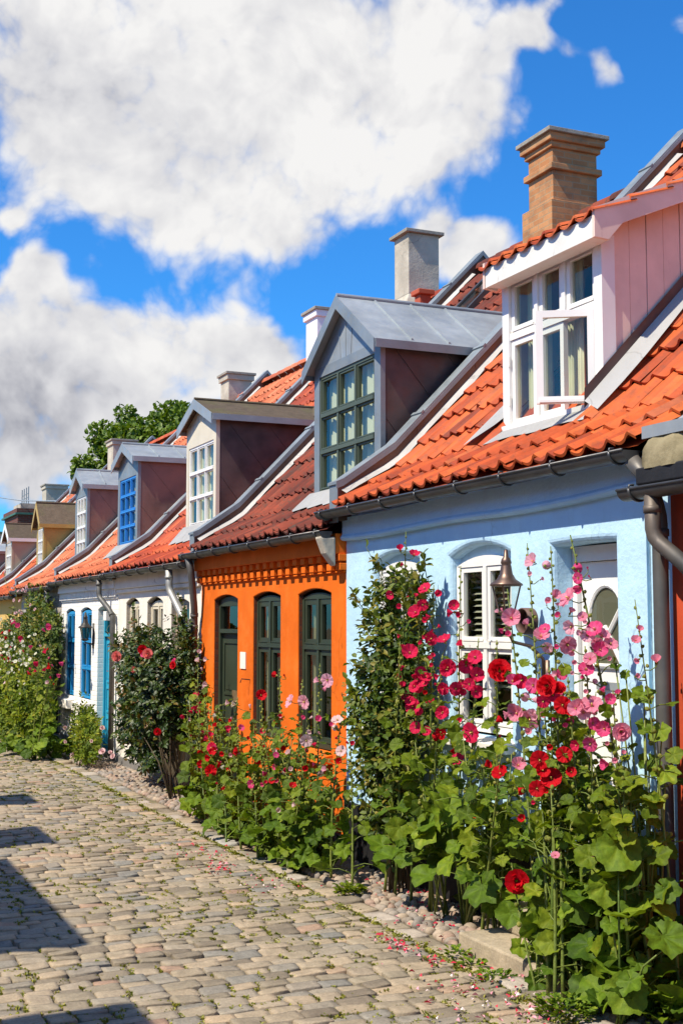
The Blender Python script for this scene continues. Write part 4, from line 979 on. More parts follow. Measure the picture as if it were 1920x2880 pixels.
# doorsteps
st = thing('doorstep', (4.3, 6.7, G), 'two-tier sandy concrete doorstep below the blue house door', 'doorstep')
s1 = MB(); s1.box(3.99, 4.60, 6.12, 7.22, G - .03, G + .105, M['step']); s1.build('lower_step', st, bevel=.012)
s1 = MB(); s1.box(4.27, 4.60, 6.22, 7.16, G + .1055, G + .27, M['step']); s1.build('upper_step', st, bevel=.012)
s1 = MB(); s1.box(4.23, 4.56, 13.15, 14.12, G - .03, G + .175, M['concrete'])
tag(s1.build('doorstep', None, loc=(4.4, 13.6, G), bevel=.02), 'grey stone doorstep block in front of the orange house door', 'doorstep')
# moss and weeds in the joints
ms = MB(); m = M['moss']
def tuft(mb, x, y, r, n, h, mat, z=G):
    for _ in range(n):
        a = rng.random() * 6.28; q = r * math.sqrt(rng.random()); px, py = x + q * math.cos(a), y + q * math.sin(a)
        b = rng.random() * 6.28; l = h * rng.uniform(.4, 1); w = l * rng.uniform(.25, .5); dx, dy = math.cos(b), math.sin(b)
        tx, ty = px + dx * l * .8, py + dy * l * .8; z0 = z - .01; zt = z + l * rng.uniform(.2, .9)
        mb.add([(px, py, z0), (px + dx*l*.4 - dy*w, py + dy*l*.4 + dx*w, z + l*.4), (tx, ty, zt), (px + dx*l*.4 + dy*w, py + dy*l*.4 - dx*w, z + l*.4)], [(0,1,2,3)], mat)
def patch(x, y): return math.sin(x * 2.3 + 1.1 * math.sin(y * 1.7)) + math.sin(y * 1.9 + x) + .7 * math.sin(x * 5 + y * 4)
for x, y, d in joints:
    if y > 22 or rng.random() > .66 + .3 * patch(x, y): continue
    for k in range(rng.randint(1, 3)): tuft(ms, x + rng.uniform(-.006, .006), y + rng.uniform(.1, .9) * d, .016, 7, .024, m)
    if rng.random() < .4: tuft(ms, x - rng.uniform(0, .12), y, .035, 12, .026, m)
cnt = 0
while cnt < 1500:
    x, y = rng.uniform(.8, 3.95), 5.2 + 17 * rng.random() ** 1.3
    if patch(x, y) + rng.uniform(-1.6, 1.6) < .5: continue
    tuft(ms, x, y, rng.uniform(.015, .05), rng.randint(5, 12), .022, m); cnt += 1
for _ in range(260):
    y = rng.uniform(5.2, 20); tuft(ms, XK + rng.uniform(-.03, .03), y, .05, 12, .035, m)
tag(ms.build('moss'), kind='stuff')
# fallen petals
fp = MB()
def fallen(u, v, su, sv, n, cols):
    for _ in range(n):
        r_ = ray(u + rng.gauss(0, su), v + rng.gauss(0, sv)); p = r_ * ((G + .02) / r_.z)
        if p.x > 4.6 or p.x < 0: continue
        a = rng.random() * 6.28; l = rng.uniform(.010, .022); w = l * .55; dx, dy = math.cos(a) * l, math.sin(a) * l
        mt = M['fall_' + rng.choice(cols)]
        fp.add([(p.x - dx, p.y - dy, p.z + .004), (p.x - dy * .5, p.y + dx * .5, p.z + .012 + rng.random() * .012), (p.x + dx, p.y + dy, p.z + .006), (p.x + dy * .5, p.y - dx * .5, p.z + .010)], [(0,1,2,3)], mt)
M['fall_r'] = paint('fallen_crimson', (.50,.012,.045), .7, .2); M['fall_p'] = paint('fallen_pink', (.72,.30,.36), .7, .1); M['fall_w'] = paint('fallen_pale', (.74,.62,.58), .7, .1)
fallen(610, 2440, 34, 15, 48, 'rrrrp'); fallen(560, 2400, 40, 12, 25, 'rrp'); fallen(770, 2485, 60, 14, 34, 'rppw')
for k in range(30):
    t = rng.random(); fallen(1060 + 170 * t, 2630 + 80 * t, 12, 7, 2, 'rrrp')
fallen(1290, 2790, 70, 45, 40, 'rrpw'); fallen(1510, 2850, 40, 14, 30, 'rrp'); fallen(1190, 2580, 60, 40, 60, 'rrrp'); fallen(1400, 2790, 90, 50, 60, 'rrpw'); fallen(1150, 2500, 50, 20, 40, 'rr')
tag(fp.build('fallen_petals'), kind='stuff')
# ================================================================== PLANTS
def basis(n, roll=0):
    n = n.normalized(); a = n.cross(Vector((0, 0, 1)))
    a = a.normalized() if a.length > 1e-4 else Vector((1, 0, 0)); b = n.cross(a)
    return a * math.cos(roll) + b * math.sin(roll), -a * math.sin(roll) + b * math.cos(roll), n
def flower_mesh(kind, col, seed):
    r = random.Random(seed); mb = MB(); NP = 5; m = PET[col]
    n = 9; rad = (.10, .34, .62, .86, 1.0)
    for k in range(NP):
        a0 = 2 * math.pi * k / NP; half = 2 * math.pi / NP * (.64 if kind != 'double' else .7); off = .018 * (k % 2)
        ph = r.random() * 6; vs = []
        for ir, q in enumerate(rad):
            for j in range(n):
                t = j / (n - 1) * 2 - 1; a = a0 + t * half
                rr = q * (1 - .13 * t ** 4 * (ir / 4)) * (1 + .03 * math.sin(j * 2.3 + ph) * (ir > 2))
                if kind == 'open': z = .30 * q ** 1.1 + off - .16 * max(0, q - .75) + .09 * q * math.sin(j * 1.9 + ph) * (ir > 1) + .05 * t * q
                elif kind == 'cup': rr *= .92; z = .62 * q ** 1.3 + off + .10 * q * math.sin(j * 1.7 + ph) * (ir > 1) - .2 * max(0, q - .8)
                elif kind == 'funnel': rr *= .60; z = .95 * q ** .8 + off + .05 * math.sin(j * 1.9 + ph) * (ir > 2)
                elif kind == 'bud': rr *= .36 * (1 - .35 * (q > .9)); z = 1.15 * q + .02 * math.sin(j * 2 + ph)
                else: z = .25 * q + off
                vs.append((rr * math.cos(a), rr * math.sin(a), z))
        fs = [(i*n+j, i*n+j+1, (i+1)*n+j+1, (i+1)*n+j) for i in range(len(rad) - 1) for j in range(n - 1)]
        mb.add(vs, fs, m)
    if kind == 'double':                                  # ruffled heart of a full bloom
        for _ in range(26):
            a = r.random() * 6.28; q = r.uniform(.05, .62); h_ = r.uniform(.22, .5); w = r.uniform(.14, .26); p = Vector((q * math.cos(a), q * math.sin(a), .1)); tn = Vector((-math.sin(a), math.cos(a), 0)); o = Vector((math.cos(a), math.sin(a), 0))
            mb.add([p - tn * w * .5, p + tn * w * .5, p + tn * w + o * .12 + Vector((0, 0, h_)), p + o * .2 + Vector((0, 0, h_ * 1.15)), p - tn * w + o * .12 + Vector((0, 0, h_))], [(0,1,2,3,4)], m)
    if kind in ('open', 'funnel', 'cup'):
        mb.lathe((0, 0, 0), [(.05, 0), (.055, .16), (.075, .26), (.06, .36), (0, .40)], M['stamen'], 7)
    mb.lathe((0, 0, 0), [(0, -.26), (.10, -.22), (.17, -.10), (.22 if kind != 'bud' else .30, .10)], M['bud'], 7)
    mb.tube([(0, 0, -.24), (.02, .02, -.6)], .035, M['stem'], 5)
    return mb.mesh(kind + '_flower', smooth=True)
FM = {}
def fmesh(kind, col, i):
    k = (kind, col, i % 4)
    if k not in FM: FM[k] = flower_mesh(kind, col, hash((kind, col, i % 4)) % 1000 if False else len(FM) * 17 + 3)
    return FM[k]
WORD = dict(red='red', cr='crimson', dp='deep pink', p='pink', lp='light pink', pale='pale pink', white='white', coral='coral')
def put_flower(root, p, nrm, size, kind, col, name='flower'):
    o = bpy.data.objects.new(name, fmesh(kind, col, rng.randrange(4))); C.objects.link(o); o.parent = root
    a, b, n = basis(nrm, rng.random() * 6.28)
    mt = Matrix((a, b, n)).transposed().to_4x4(); o.matrix_basis = Matrix.Translation(p - BASE[root.name]) @ mt @ Matrix.Diagonal((size, size, size, 1))
    return o

def palm_leaf(mb, p, d, n, r, mat, rnd=None, lobes=5, cup=.14):
    """round lobed hollyhock leaf: pleated along its veins, edge scalloped"""
    r *= .88; a = (d - n * d.dot(n)).normalized(); b = n.cross(a).normalized(); K = lobes * 6; base_r = rng.random() if rnd is None else rnd; vs = [p + n * (-.04 * r)]; ph = rng.random() * 6
    deep = rng.uniform(.10, .26); wav = rng.uniform(.06, .16); droop = rng.uniform(.0, .35)
    for ir, q in enumerate((.26, .52, .78, 1.0)):
        for k in range(K + 1):
            w = math.pi * (2 * k / K - 1) * .965
            lob = math.cos(k / 6 * 2 * math.pi); sn = abs(math.sin(k / 6 * math.pi))                    # +1 on veins, -1 between
            rr = r * q * (1 - (deep if q == 1 else deep * .35) * (1 - lob) / 2) * (1 + .055 * math.sin(k * 2.6 + ph) * (q == 1)) * (.82 + .28 * (math.cos(w) + 1) / 2)
            z = r * (cup * q + .15 * q * sn + .022 * q * math.sin(k * 2.9 + ir * 2.2 + ph) + wav * q * q * math.sin(w * 2 + ph) - droop * q * q * .5)
            vs.append(p + a * (r * .18 + rr * math.cos(w)) + b * rr * math.sin(w) + n * z)
    L = K + 1; bi = len(mb.v); mb.v.extend([tuple(v) for v in vs]); mk = mb.mi(mat)
    def face(f, k, i):
        vein = .13 if k % 6 in (0, 5) and i < 3 else 0
        mb.f.append([bi + q for q in f]); mb.m.append(mk); mb.r.append(min(1, max(0, base_r * .8 + vein + rng.uniform(-.06, .06))))
    for k in range(K): face((0, 1 + k, 2 + k), k, 0)
    for i in range(3):
        for k in range(K): face((1+i*L+k, 1+(i+1)*L+k, 2+(i+1)*L+k, 2+i*L+k), k, i + 1)
def small_leaf(mb, p, d, n, l, w, mat, rnd=None):
    d = d.normalized(); s = d.cross(n)
    s = s.normalized() if s.length > 1e-5 else Vector((1, 0, 0)); n = s.cross(d)
    q = p + d * l * .35; r_ = p + d * l * .72; up = n * w * .35
    mb.add([p, q + s * w + up, r_ + s * w * .75 + up * .8, p + d * l - n * l * .12, r_ - s * w * .75 + up * .8, q - s * w + up, p + d * l * .5], [(0, 1, 6), (1, 2, 6), (2, 3, 6), (3, 4, 6), (4, 5, 6), (5, 0, 6)], mat, rnd)
def rv(s=1):
    while True:
        v = Vector((rng.uniform(-1, 1), rng.uniform(-1, 1), rng.uniform(-1, 1)))
        if .05 < v.length < 1: return v.normalized() * s
VIEW = Vector((-.62, -.70, .30))
GA = 'hollyhocks in front of the blue house'; GC = 'hollyhocks in the far left bed'
STEMS = {}
BUD = []
for k in range(3):
    b = MB(); b.ball((0, 0, 0), 1, M['bud'], .15 + .35 * k, (1, 1, 1.15), 8, 6); b.ball((0, 0, .75), .45, M['stem'], .5, (1, 1, 1.2), 6, 4); BUD.append(b.mesh('flower_bud', smooth=True))
def hollyhock(group, base, tip, label, cls, leafn=16, big=.15, bow=.12, thick=.012, leafrange=(.02, .78), budfrom=.42, mat='leaf', only_base=False, budn=29):
    base = Vector(base); tip = Vector(tip)
    root = thing('hollyhock', base, label, 'hollyhock', group)
    mid = base * .5 + tip * .5 + Vector((rng.uniform(-.05, .05), rng.uniform(-.05, .05), 0)) + (Vector((base.x, base.y, tip.z)) - tip) * bow
    def S(t): return base * (1-t)**2 + mid * 2*t*(1-t) + tip * t*t
    st = MB(); N = 14; L = (tip - base).length
    st.tube([S(i / N) for i in range(N + 1)], [thick * (1 - .72 * i / N) for i in range(N + 1)], M['stem'], 7, rng.random())
    lf = MB(); leafn = int(leafn * 1.7)
    for i in range(leafn):
        t = leafrange[0] + (leafrange[1] - leafrange[0]) * ((i + rng.random()) / leafn); p = S(t)
        a = i * 2.4 + rng.random(); u = t / max(leafrange[1], .01)
        r_ = big * (1 - .74 * u ** .8) * rng.uniform(.55, 1.1); pl = r_ * rng.uniform(1.0, 2.2) + .03
        d = Vector((math.cos(a), math.sin(a), rng.uniform(.05, .6))).normalized()
        if p.x + d.x * (pl + r_) > XW - .02: d.x = -abs(d.x)
        if p.x + d.x * (pl + r_) < (3.9 if group == GA else 3.72): d.x = abs(d.x) * .6
        e = p + d * pl; st.tube([p, p + d * pl * .5 + Vector((0, 0, pl * .10)), e], [.004, .0035, .003], M['stem'], 5)
        n = (Vector((0, 0, 1)) * rng.uniform(.3, 1.1) + VIEW * rng.uniform(-.1, .8) + rv(.75)).normalized(); dd = (d + Vector((0, 0, -.55))).normalized()
        palm_leaf(lf, e, dd, n, r_, M[mat if u > .45 else 'leaf_big'])
    buds = []
    if not only_base:
        for i in range(budn):
            t = budfrom + (1 - budfrom) * (i / budn) ** .8; p = S(t); a = i * 2.4; u = (t - budfrom) / (1 - budfrom)
            l = .035 * (1 - u * .8) * rng.uniform(.7, 1.4); d = Vector((math.cos(a), math.sin(a), .6)).normalized(); e = p + d * l
            br = (.0145 - .007 * u) * rng.uniform(.8, 1.25)
            st.tube([p, e], .002, M['stem'], 4, caps=False)
            buds.append((e, br))
            if i % 2 == 0 and u < .8:
                small_leaf(lf, p, d + rv(.5), rv(), .06 * (1.2 - u), .015, M['leaf'])
    st.build('stem', root, True); lf.build('foliage', root, True)
    for e, br in buds:
        o = bpy.data.objects.new('flower_bud', BUD[rng.randrange(3)]); C.objects.link(o); o.parent = root
        o.location = e - base; o.scale = (br,) * 3; o.rotation_euler = (rng.random(), rng.random(), rng.random() * 6)
    STEMS.setdefault(group, []).append((root, S, cls)); return root
def attach(group, flowers, namer='flower', tmin=.22):
    """hang every listed bloom on the nearest stem of its colour class"""
    for u, v, dia, col, *k in flowers:
        cls = 'r' if col in ('red', 'cr') else 'p'; best = None
        for root, S, c in STEMS[group]:
            for i in range(int(tmin * 40), 41):
                q = S(i / 40); pu, pv = proj(q); e = math.hypot(pu - u, (pv - v) * 1.0) + (35 if c != cls else 0)
                if best is None or e < best[0]: best = (e, root, q)
        e, root, q = best; r_ = ray(u, v); t = q.dot(r_) / r_.dot(r_); p = r_ * t
        depth = p.length; size = dia / F * depth / 2
        off = (p - q); nr = VIEW + rv(.6)
        if off.length > .05: nr += off.normalized() * .3
        p = p + VIEW * .03
        if p.x > XW - .05: p.x = XW - .05
        kind = k[0] if k else ('open' if dia >= 30 else 'funnel' if dia >= 17 else 'bud')
        if kind == 'open' and rng.random() < .45: kind = 'cup'
        if kind == 'side': kind = 'funnel'; nr = VIEW * .5 + Vector((-.5 if rng.random() < .5 else .6, .9 if rng.random() < .6 else -.6, .1)); 
        if kind == 'funnel' : size *= 1.15; nr = nr + rv(.7)
        if kind == 'bud': size *= 1.5; nr = nr * .4 + Vector((0, 0, .6)) + rv(.7)
        put_flower(root, p, nr, size, kind, col)
        a = p - nr.normalized() * size * .5
        if (a - q).length > .03:
            ps = MB(); ps.tube([q, (q + a) / 2 + Vector((0, 0, -.01)), a], .0032, M['stem'], 5); ps.build('flower_stalk', root, True)

# ---- hollyhocks before the blue house
GA = 'hollyhocks in front of the blue house'
def b_(u, v): return 1180 + .4592 * u, 1500 + .4592 * v
def a4(u, v): return 1020 + .3061 * u, 1480 + .3061 * v
def g_(u, v): return 1180 + .4719 * u, 2200 + .4719 * v
def T(uv, X): return at(*uv, X)
H = hollyhock
H(GA, (3.93, 6.10, G), T(b_(655, 60), 4.20), 'tall light pink hollyhock right of the bronze lantern', 'p', 12, .15, thick=.011)
H(GA, (3.96, 6.00, G), T(b_(800, 80), 4.18), 'tall pink hollyhock with one large bloom before the blue door recess', 'p', 14, .16, thick=.012)
H(GA, (4.20, 5.50, G), T(b_(920, 10), 4.15), 'tallest hollyhock, deep pink, leaning across the white door', 'p', 14, .15, thick=.015)
H(GA, (4.32, 5.45, G), T(b_(1315, 405), 4.25), 'slender pink hollyhock with few blooms beside the grey downpipes', 'p', 12, .16, thick=.010, budn=20)
H(GA, (3.97, 6.25, G), T(b_(535, 340), 4.22), 'pink hollyhock rising in front of the bronze lantern', 'p', 12, .14)
H(GA, (3.92, 6.02, G), T(b_(730, 800), 4.05), 'short pink hollyhock among the red ones in mid bed', 'p', 14, .17)
H(GA, (4.05, 5.80, G), T(b_(1010, 690), 4.10), 'pink hollyhock with crowded blooms below the door window', 'p', 16, .16)
H(GA, (4.12, 5.60, G), T(b_(1180, 960), 4.12), 'pink hollyhock in bud at the foot of the white door', 'p', 16, .17)
H(GA, (4.33, 7.35, G), T(b_(470, 650), 4.25), 'hollyhock with one large scarlet bloom before the right window', 'r', 12, .15, leafrange=(.16, .8))
H(GA, (4.40, 7.85, G), T(b_(250, 200), 4.38), 'slim hollyhock in tight bud along the right window edge', 'r', 10, .17, thick=.010, leafrange=(.16, .8))
H(GA, (4.36, 7.70, G), T(b_(360, 640), 4.25), 'crimson hollyhock clustered low on the right window', 'r', 14, .18, leafrange=(.16, .8))
H(GA, (3.97, 6.15, G), T(b_(790, 820), 4.02), 'dark red double hollyhock in the middle of the bed', 'r', 14, .16)
H(GA, (4.08, 5.95, G), T(b_(905, 880), 4.08), 'red hollyhock behind the dark red double one', 'r', 14, .15)
H(GA, (3.93, 6.22, G), T(g_(545, 480), 3.95), 'low hollyhock with a single scarlet bloom above the doorstep', 'r', 8, .13, budn=12, thick=.008)
H(GA, (4.20, 7.30, G), T(b_(500, 1330), 4.12), 'short red hollyhock left of the doorstep', 'r', 12, .17, budn=14, leafrange=(.16, .8))
H(GA, (4.30, 8.75, G), T(a4(395, 50), 4.30), 'tallest crimson hollyhock in front of the climbing rose', 'r', 6, .12, leafrange=(.16, .8))
H(GA, (4.36, 8.30, G), T(a4(650, 540), 4.32), 'crimson hollyhock between the two blue house windows', 'r', 10, .15, leafrange=(.16, .8))
H(GA, (4.26, 8.85, G), T(a4(340, 1060), 4.22), 'short crimson hollyhock at the left of the climbing rose', 'r', 8, .12, leafrange=(.16, .8))
H(GA, (4.28, 8.45, G), T(a4(520, 760), 4.25), 'crimson hollyhock with dark eyed blooms at the right of the climbing rose', 'r', 10, .15, leafrange=(.16, .8))
H(GA, (4.30, 8.20, G), T(a4(730, 1180), 4.22), 'leafy red hollyhock below the right window sill', 'r', 14, .20, leafrange=(.16, .8))
FA = [(*a4(rng.gauss(560, 130), rng.gauss(1250, 330)), rng.uniform(18, 36), 'cr') for _ in range(26)] + [(*b_(rng.gauss(950, 150), rng.gauss(900, 220)), rng.uniform(16, 34), rng.choice(('p', 'dp', 'lp'))) for _ in range(24)]
for u, v, d, c, *k in [(700,185,48,'lp'),(768,210,38,'lp','side'),(680,260,20,'lp'),(740,295,18,'lp'),(745,645,50,'p'),(770,597,34,'dp'),(780,450,12,'p'),
 (915,410,62,'p'),(822,400,42,'p','side'),(860,515,26,'dp'),(1000,522,30,'p'),(935,580,46,'lp'),(905,690,52,'p'),(850,700,22,'dp'),(850,460,20,'p'),
 (943,225,44,'dp','side'),(975,285,34,'dp'),(978,340,38,'dp','side'),(1032,237,12,'dp'),(1048,285,12,'dp'),(1075,600,50,'dp'),(1115,640,44,'p'),(1105,725,46,'dp'),(1152,775,20,'p'),(1168,690,42,'p'),(1030,635,42,'lp'),(1085,680,40,'p'),
 (1345,610,28,'p'),(1322,668,30,'p'),(1345,780,26,'p'),(1450,805,40,'p','funnel'),(1322,885,22,'p'),(492,850,66,'red','double'),
 (565,532,58,'p'),(520,590,24,'dp'),(545,632,26,'dp'),(672,573,32,'p','side'),(515,495,16,'p'),
 (215,450,34,'cr'),(218,492,34,'cr','side'),(260,500,26,'cr'),(297,548,18,'dp'),(270,700,32,'cr','side'),(180,825,48,'cr'),(290,815,46,'cr'),(345,770,44,'cr'),(350,880,46,'cr'),(345,975,40,'cr'),(222,960,40,'cr'),(402,960,28,'cr','side'),(267,945,34,'cr'),(165,840,30,'cr'),(392,1075,14,'cr'),(310,930,36,'cr'),
 (700,940,44,'dp'),(785,945,62,'red','double'),(850,960,44,'red','double'),(632,905,48,'cr'),(570,920,44,'dp'),(890,985,42,'dp','side'),(880,1060,50,'red'),(760,1035,38,'cr'),(925,1090,36,'red'),(820,1000,40,'cr'),
 (600,1110,50,'p'),(675,1140,62,'p'),(562,1110,34,'p','side'),(632,1000,40,'lp','side'),(682,1022,28,'lp'),(580,1075,34,'p'),
 (1055,1065,62,'p'),(960,1082,46,'p'),(1005,1105,42,'lp'),(1060,1170,40,'dp'),(1020,845,46,'dp'),(1045,780,38,'p'),(990,1060,40,'p'),(830,1110,36,'dp','side'),
 (1165,1025,34,'dp'),(1235,1222,52,'p','double'),(1135,1205,48,'dp'),(1170,1420,46,'dp','side'),(1250,1360,20,'p'),(1155,1300,18,'p'),(1205,1395,24,'p'),(1110,1560,26,'p','side'),(1010,895,18,'dp'),
 (605,1430,46,'p'),(740,1395,54,'red'),(810,1510,60,'red'),(720,1570,46,'red'),(885,1365,46,'red'),(965,1305,34,'cr'),(900,1200,24,'dp'),(670,1225,28,'p'),(503,1485,50,'red'),(325,1225,58,'cr'),(240,1388,44,'cr'),(135,1240,38,'red','side'),(465,1165,34,'red','side'),(395,1435,36,'red','side'),(240,1155,26,'cr'),(142,1110,38,'cr'),(600,1560,38,'red','side'),(755,1460,44,'red'),(930,1470,30,'red'),(800,1310,26,'red'),(780,1590,22,'red'),(705,1650,18,'cr'),(500,1270,16,'cr'),(815,1410,20,'p'),(215,1320,24,'red')]:
    FA.append((*b_(u, v), d, c, *k))
for u, v, d, c, *k in [(355,240,30,'cr','side'),(478,280,34,'cr'),(390,370,18,'cr'),(580,590,40,'cr'),(692,630,30,'cr','side'),(490,668,20,'cr'),(583,722,20,'cr'),(500,812,46,'cr'),(640,840,28,'cr','side'),(640,1040,40,'cr'),(762,1075,46,'cr'),(440,1180,50,'cr'),(365,1140,22,'cr'),(400,1295,32,'cr','side'),(540,1360,38,'cr'),(565,1425,32,'cr'),(365,1490,28,'cr','side'),(490,1485,38,'cr'),(580,1550,20,'red'),(472,1665,46,'cr'),(395,1585,20,'cr'),(605,1650,16,'cr'),(497,1860,36,'cr'),(525,1945,16,'cr'),(790,1325,44,'cr'),(690,1465,16,'cr'),(718,1900,32,'red'),(740,1955,26,'red'),(640,1210,20,'cr'),(590,1400,34,'cr'),(445,1620,32,'cr'),(405,665,10,'cr'),(740,1720,36,'cr')]:
    FA.append((*a4(u, v), d, c, *k))
for u, v, d, c, *k in [(580,592,66,'red','double'),(600,207,26,'p','funnel'),(842,330,12,'p')]: FA.append((*g_(u, v), d, c, *k))
attach(GA, FA)
# the broad leaves at the foot of the bed: leafy basal rosettes
def rosette(base, leaves, label, group=GA, n=10, r0=.13):
    base = Vector(base); root = thing('hollyhock', base, label, 'hollyhock', group); st = MB(); lf = MB()
    for u, v, X, dia, *sh in leaves:
        p = at(u, v, X); r_ = dia / F * p.length * .5
        if sh: nr = Vector(sh[0])
        else: nr = VIEW + Vector((0, 0, .45)) + rv(.45)
        c0 = base + Vector((rng.uniform(-.03, .03), rng.uniform(-.03, .03), 0)); pm = (c0 + p) / 2 + Vector((0, 0, .10))
        st.tube([c0, pm, p], [.007, .006, .004], M['stem'], 6, rng.random())
        d = (p - pm); d = Vector((d.x, d.y, -.25 - .3 * rng.random())).normalized()
        palm_leaf(lf, p - d * r_ * .4, d, nr.normalized(), r_, M['leaf_big'], lobes=rng.choice((5, 6, 7)))
    for i in range(n):
        a = rng.random() * 6.28; q = rng.uniform(.12, .34); d = Vector((math.cos(a), math.sin(a), rng.uniform(.4, 1.5))); p = base + d.normalized() * q
        if p.x > XW - .08: p.x = XW - .08
        if p.x < 3.95 and group != GC: p.x = 3.95 + rng.random() * .1
        st.tube([base, base + (p - base) * .5 + Vector((0, 0, .04)), p], [.006, .005, .004], M['stem'], 5)
        palm_leaf(lf, p, Vector((d.x, d.y, -.3)).normalized(), (VIEW * rng.uniform(-.1, .7) + Vector((0, 0, .75)) + rv(.85)).normalized(), r0 * rng.uniform(.5, 1.1), M['leaf_big'], lobes=rng.choice((5, 6)))
    st.build('stem', root, True); lf.build('foliage', root, True); return root
rosette((4.02, 5.55, G), [(*g_(1180,430),4.05,150),(*g_(1470,980),4.12,150),(*g_(1230,1280),4.0,140),(*g_(990,1270),3.98,130),(*g_(1010,1010),4.02,130),(*g_(1100,650),4.06,120),(*g_(1300,1100),4.1,80)], 'broad-leaved hollyhock rosette at the lower right corner', n=8)
rosette((4.06, 5.95, G), [(*g_(590,990),3.97,70),(*g_(690,1200),3.95,80),(*g_(570,1200),3.96,60),(*g_(770,1130),3.95,55),(*g_(920,1000),4.1,90),(*g_(840,590),4.1,70),(*g_(940,640),4.1,70),(*g_(540,800),4.1,95),(*g_(660,330),4.12,60),(*g_(750,400),4.1,60)], 'yellow-green leafy hollyhock clump beside the doorstep', n=6, r0=.09)
rosette((4.34, 7.75, G), [(*g_(170,190),4.2,130),(*g_(380,660),4.12,140),(*g_(290,580),4.16,90),(*g_(460,90),4.2,100),(*g_(360,180),4.2,80),(*g_(230,400),4.3,110),(*g_(430,740),4.2,80),(*g_(180,470),4.35,100),(*g_(150,30),4.3,70)], 'large leaved hollyhock clump left of the doorstep', n=2, r0=.12)
rosette((4.25, 5.60, G), [(*b_(1370,1010),4.3,85),(*b_(1010,1550),4.15,80),(*b_(870,1450),4.1,80),(*b_(1300,1590),4.2,100),(*b_(1480,1240),4.35,80),(*b_(1500,1500),4.35,100),(*b_(1400,1420),4.35,80),(*b_(1060,1700),4.2,110),(*b_(1200,830),4.2,40),(*b_(1260,870),4.25,40),(*b_(900,1380),4.1,60),(*b_(1370,1190),4.3,60)], 'dark leaved hollyhock clump by the foot of the downpipes', n=26, r0=.16)
rosette((4.30, 6.25, G), [(*b_(840,1700),4.3,70),(*b_(700,1680),4.3,70)], 'shaded hollyhock leaves growing over the upper doorstep', n=14, r0=.12)
rosette((4.42, 5.30, G), [], 'deeply shaded hollyhock leaves against the red house wall', n=26, r0=.16)

# ---- hollyhocks before the orange house
GB = 'hollyhocks in front of the orange house'
def a3(u, v): return 540 + .2934 * u, 1480 + .2934 * v
def c6(u, v): return .6122 * u, 1600 + .6122 * v
def a2(u, v): return 300 + .3061 * u, 1540 + .3061 * v
H(GB, (3.95, 10.3, G), T(a3(840, 1360), 4.10), 'hollyhock with a red tip bloom between the orange house windows', 'r', 14, .13, thick=.010)
H(GB, (4.02, 10.1, G), T(a3(1060, 1465), 4.15), 'light pink hollyhock left of the right orange house window', 'p', 14, .13, thick=.010)
H(GB, (4.08, 9.8, G), T(a3(1225, 1315), 4.2), 'tallest light pink hollyhock before the right orange house window', 'p', 12, .13, thick=.011)
H(GB, (4.00, 10.8, G), T(a3(660, 1560), 4.1), 'crimson topped hollyhock before the left orange house window', 'r', 14, .13)
H(GB, (4.15, 13.1, G), T(a2(845, 830), 4.3), 'tall faded pink hollyhock beside the orange house door', 'p', 12, .12)
H(GB, (4.05, 12.6, G), T(a2(830, 1330), 4.15), 'crimson hollyhock next to the dark rose bush', 'r', 12, .13)
H(GB, (4.0, 12.0, G), T(a3(440, 1640), 4.12), 'cream hollyhock below the wall plate', 'p', 14, .13)
H(GB, (3.92, 11.8, G), T(a3(250, 1880), 4.0), 'low red hollyhock at the left of the orange house bed', 'r', 16, .14, budfrom=.6)
H(GB, (3.90, 11.1, G), T(a3(440, 1950), 3.98), 'bushy red hollyhock in the middle of the orange house bed', 'r', 18, .14, budfrom=.6)
H(GB, (4.1, 9.5, G), T(a3(1440, 1780), 4.2), 'pale pink hollyhock at the corner of orange and blue', 'p', 14, .13)
H(GB, (4.15, 9.2, G), T(a3(1510, 1960), 4.25), 'crimson budded hollyhock on the blue house corner', 'r', 10, .12)
H(GB, (3.96, 10.0, G), T(a3(1120, 1900), 4.05), 'pale lilac hollyhock below the right orange sill', 'p', 16, .14)
H(GB, (3.88, 10.6, G), T(c6(1168, 930), 3.95), 'low hollyhock with one deep pink bloom', 'p', 18, .14, budfrom=.7)
H(GB, (3.86, 11.4, G), T(c6(1030, 980), 3.92), 'low hollyhock with drooping red blooms near the kerb', 'r', 16, .13, budfrom=.7)
FB = [(*a3(u, v), d, c, *k) for u, v, d, c, *k in [(670,1630,34,'red'),(955,1690,40,'lp'),(1090,1690,42,'lp'),(1310,1485,40,'lp'),(1235,1500,28,'lp','side'),(1245,1565,22,'p','side'),(825,1440,26,'red','side'),(905,1460,12,'red'),(1215,1870,28,'dp'),(1405,1870,36,'pale'),(1105,2060,36,'pale'),(1190,2130,22,'cr'),(1410,2025,16,'cr'),(1440,2165,32,'pale'),(1435,2270,28,'red'),(1505,2090,16,'cr'),(1555,2095,20,'cr'),(870,2138,16,'dp'),(735,2225,20,'red','side'),(50,1650,30,'cr'),(80,1740,34,'cr'),(15,1760,20,'cr'),(400,1870,18,'red','side'),(305,1880,14,'red'),(245,1930,20,'red','side'),(345,1940,10,'dp'),(380,1705,24,'pale'),(440,1720,26,'white'),(180,2030,24,'cr'),(205,2130,30,'cr'),(255,2120,26,'dp'),(455,2160,26,'red'),(195,2220,28,'red'),(295,2285,24,'red'),(110,2300,28,'red'),(70,1225,20,'pale','side'),(80,1310,22,'pale'),(160,1285,20,'pale'),(165,1530,26,'pale'),(145,1575,20,'pale'),(110,1400,14,'pale'),(60,1950,22,'white'),(250,1830,18,'white'),(1385,1935,26,'pale','side')]]
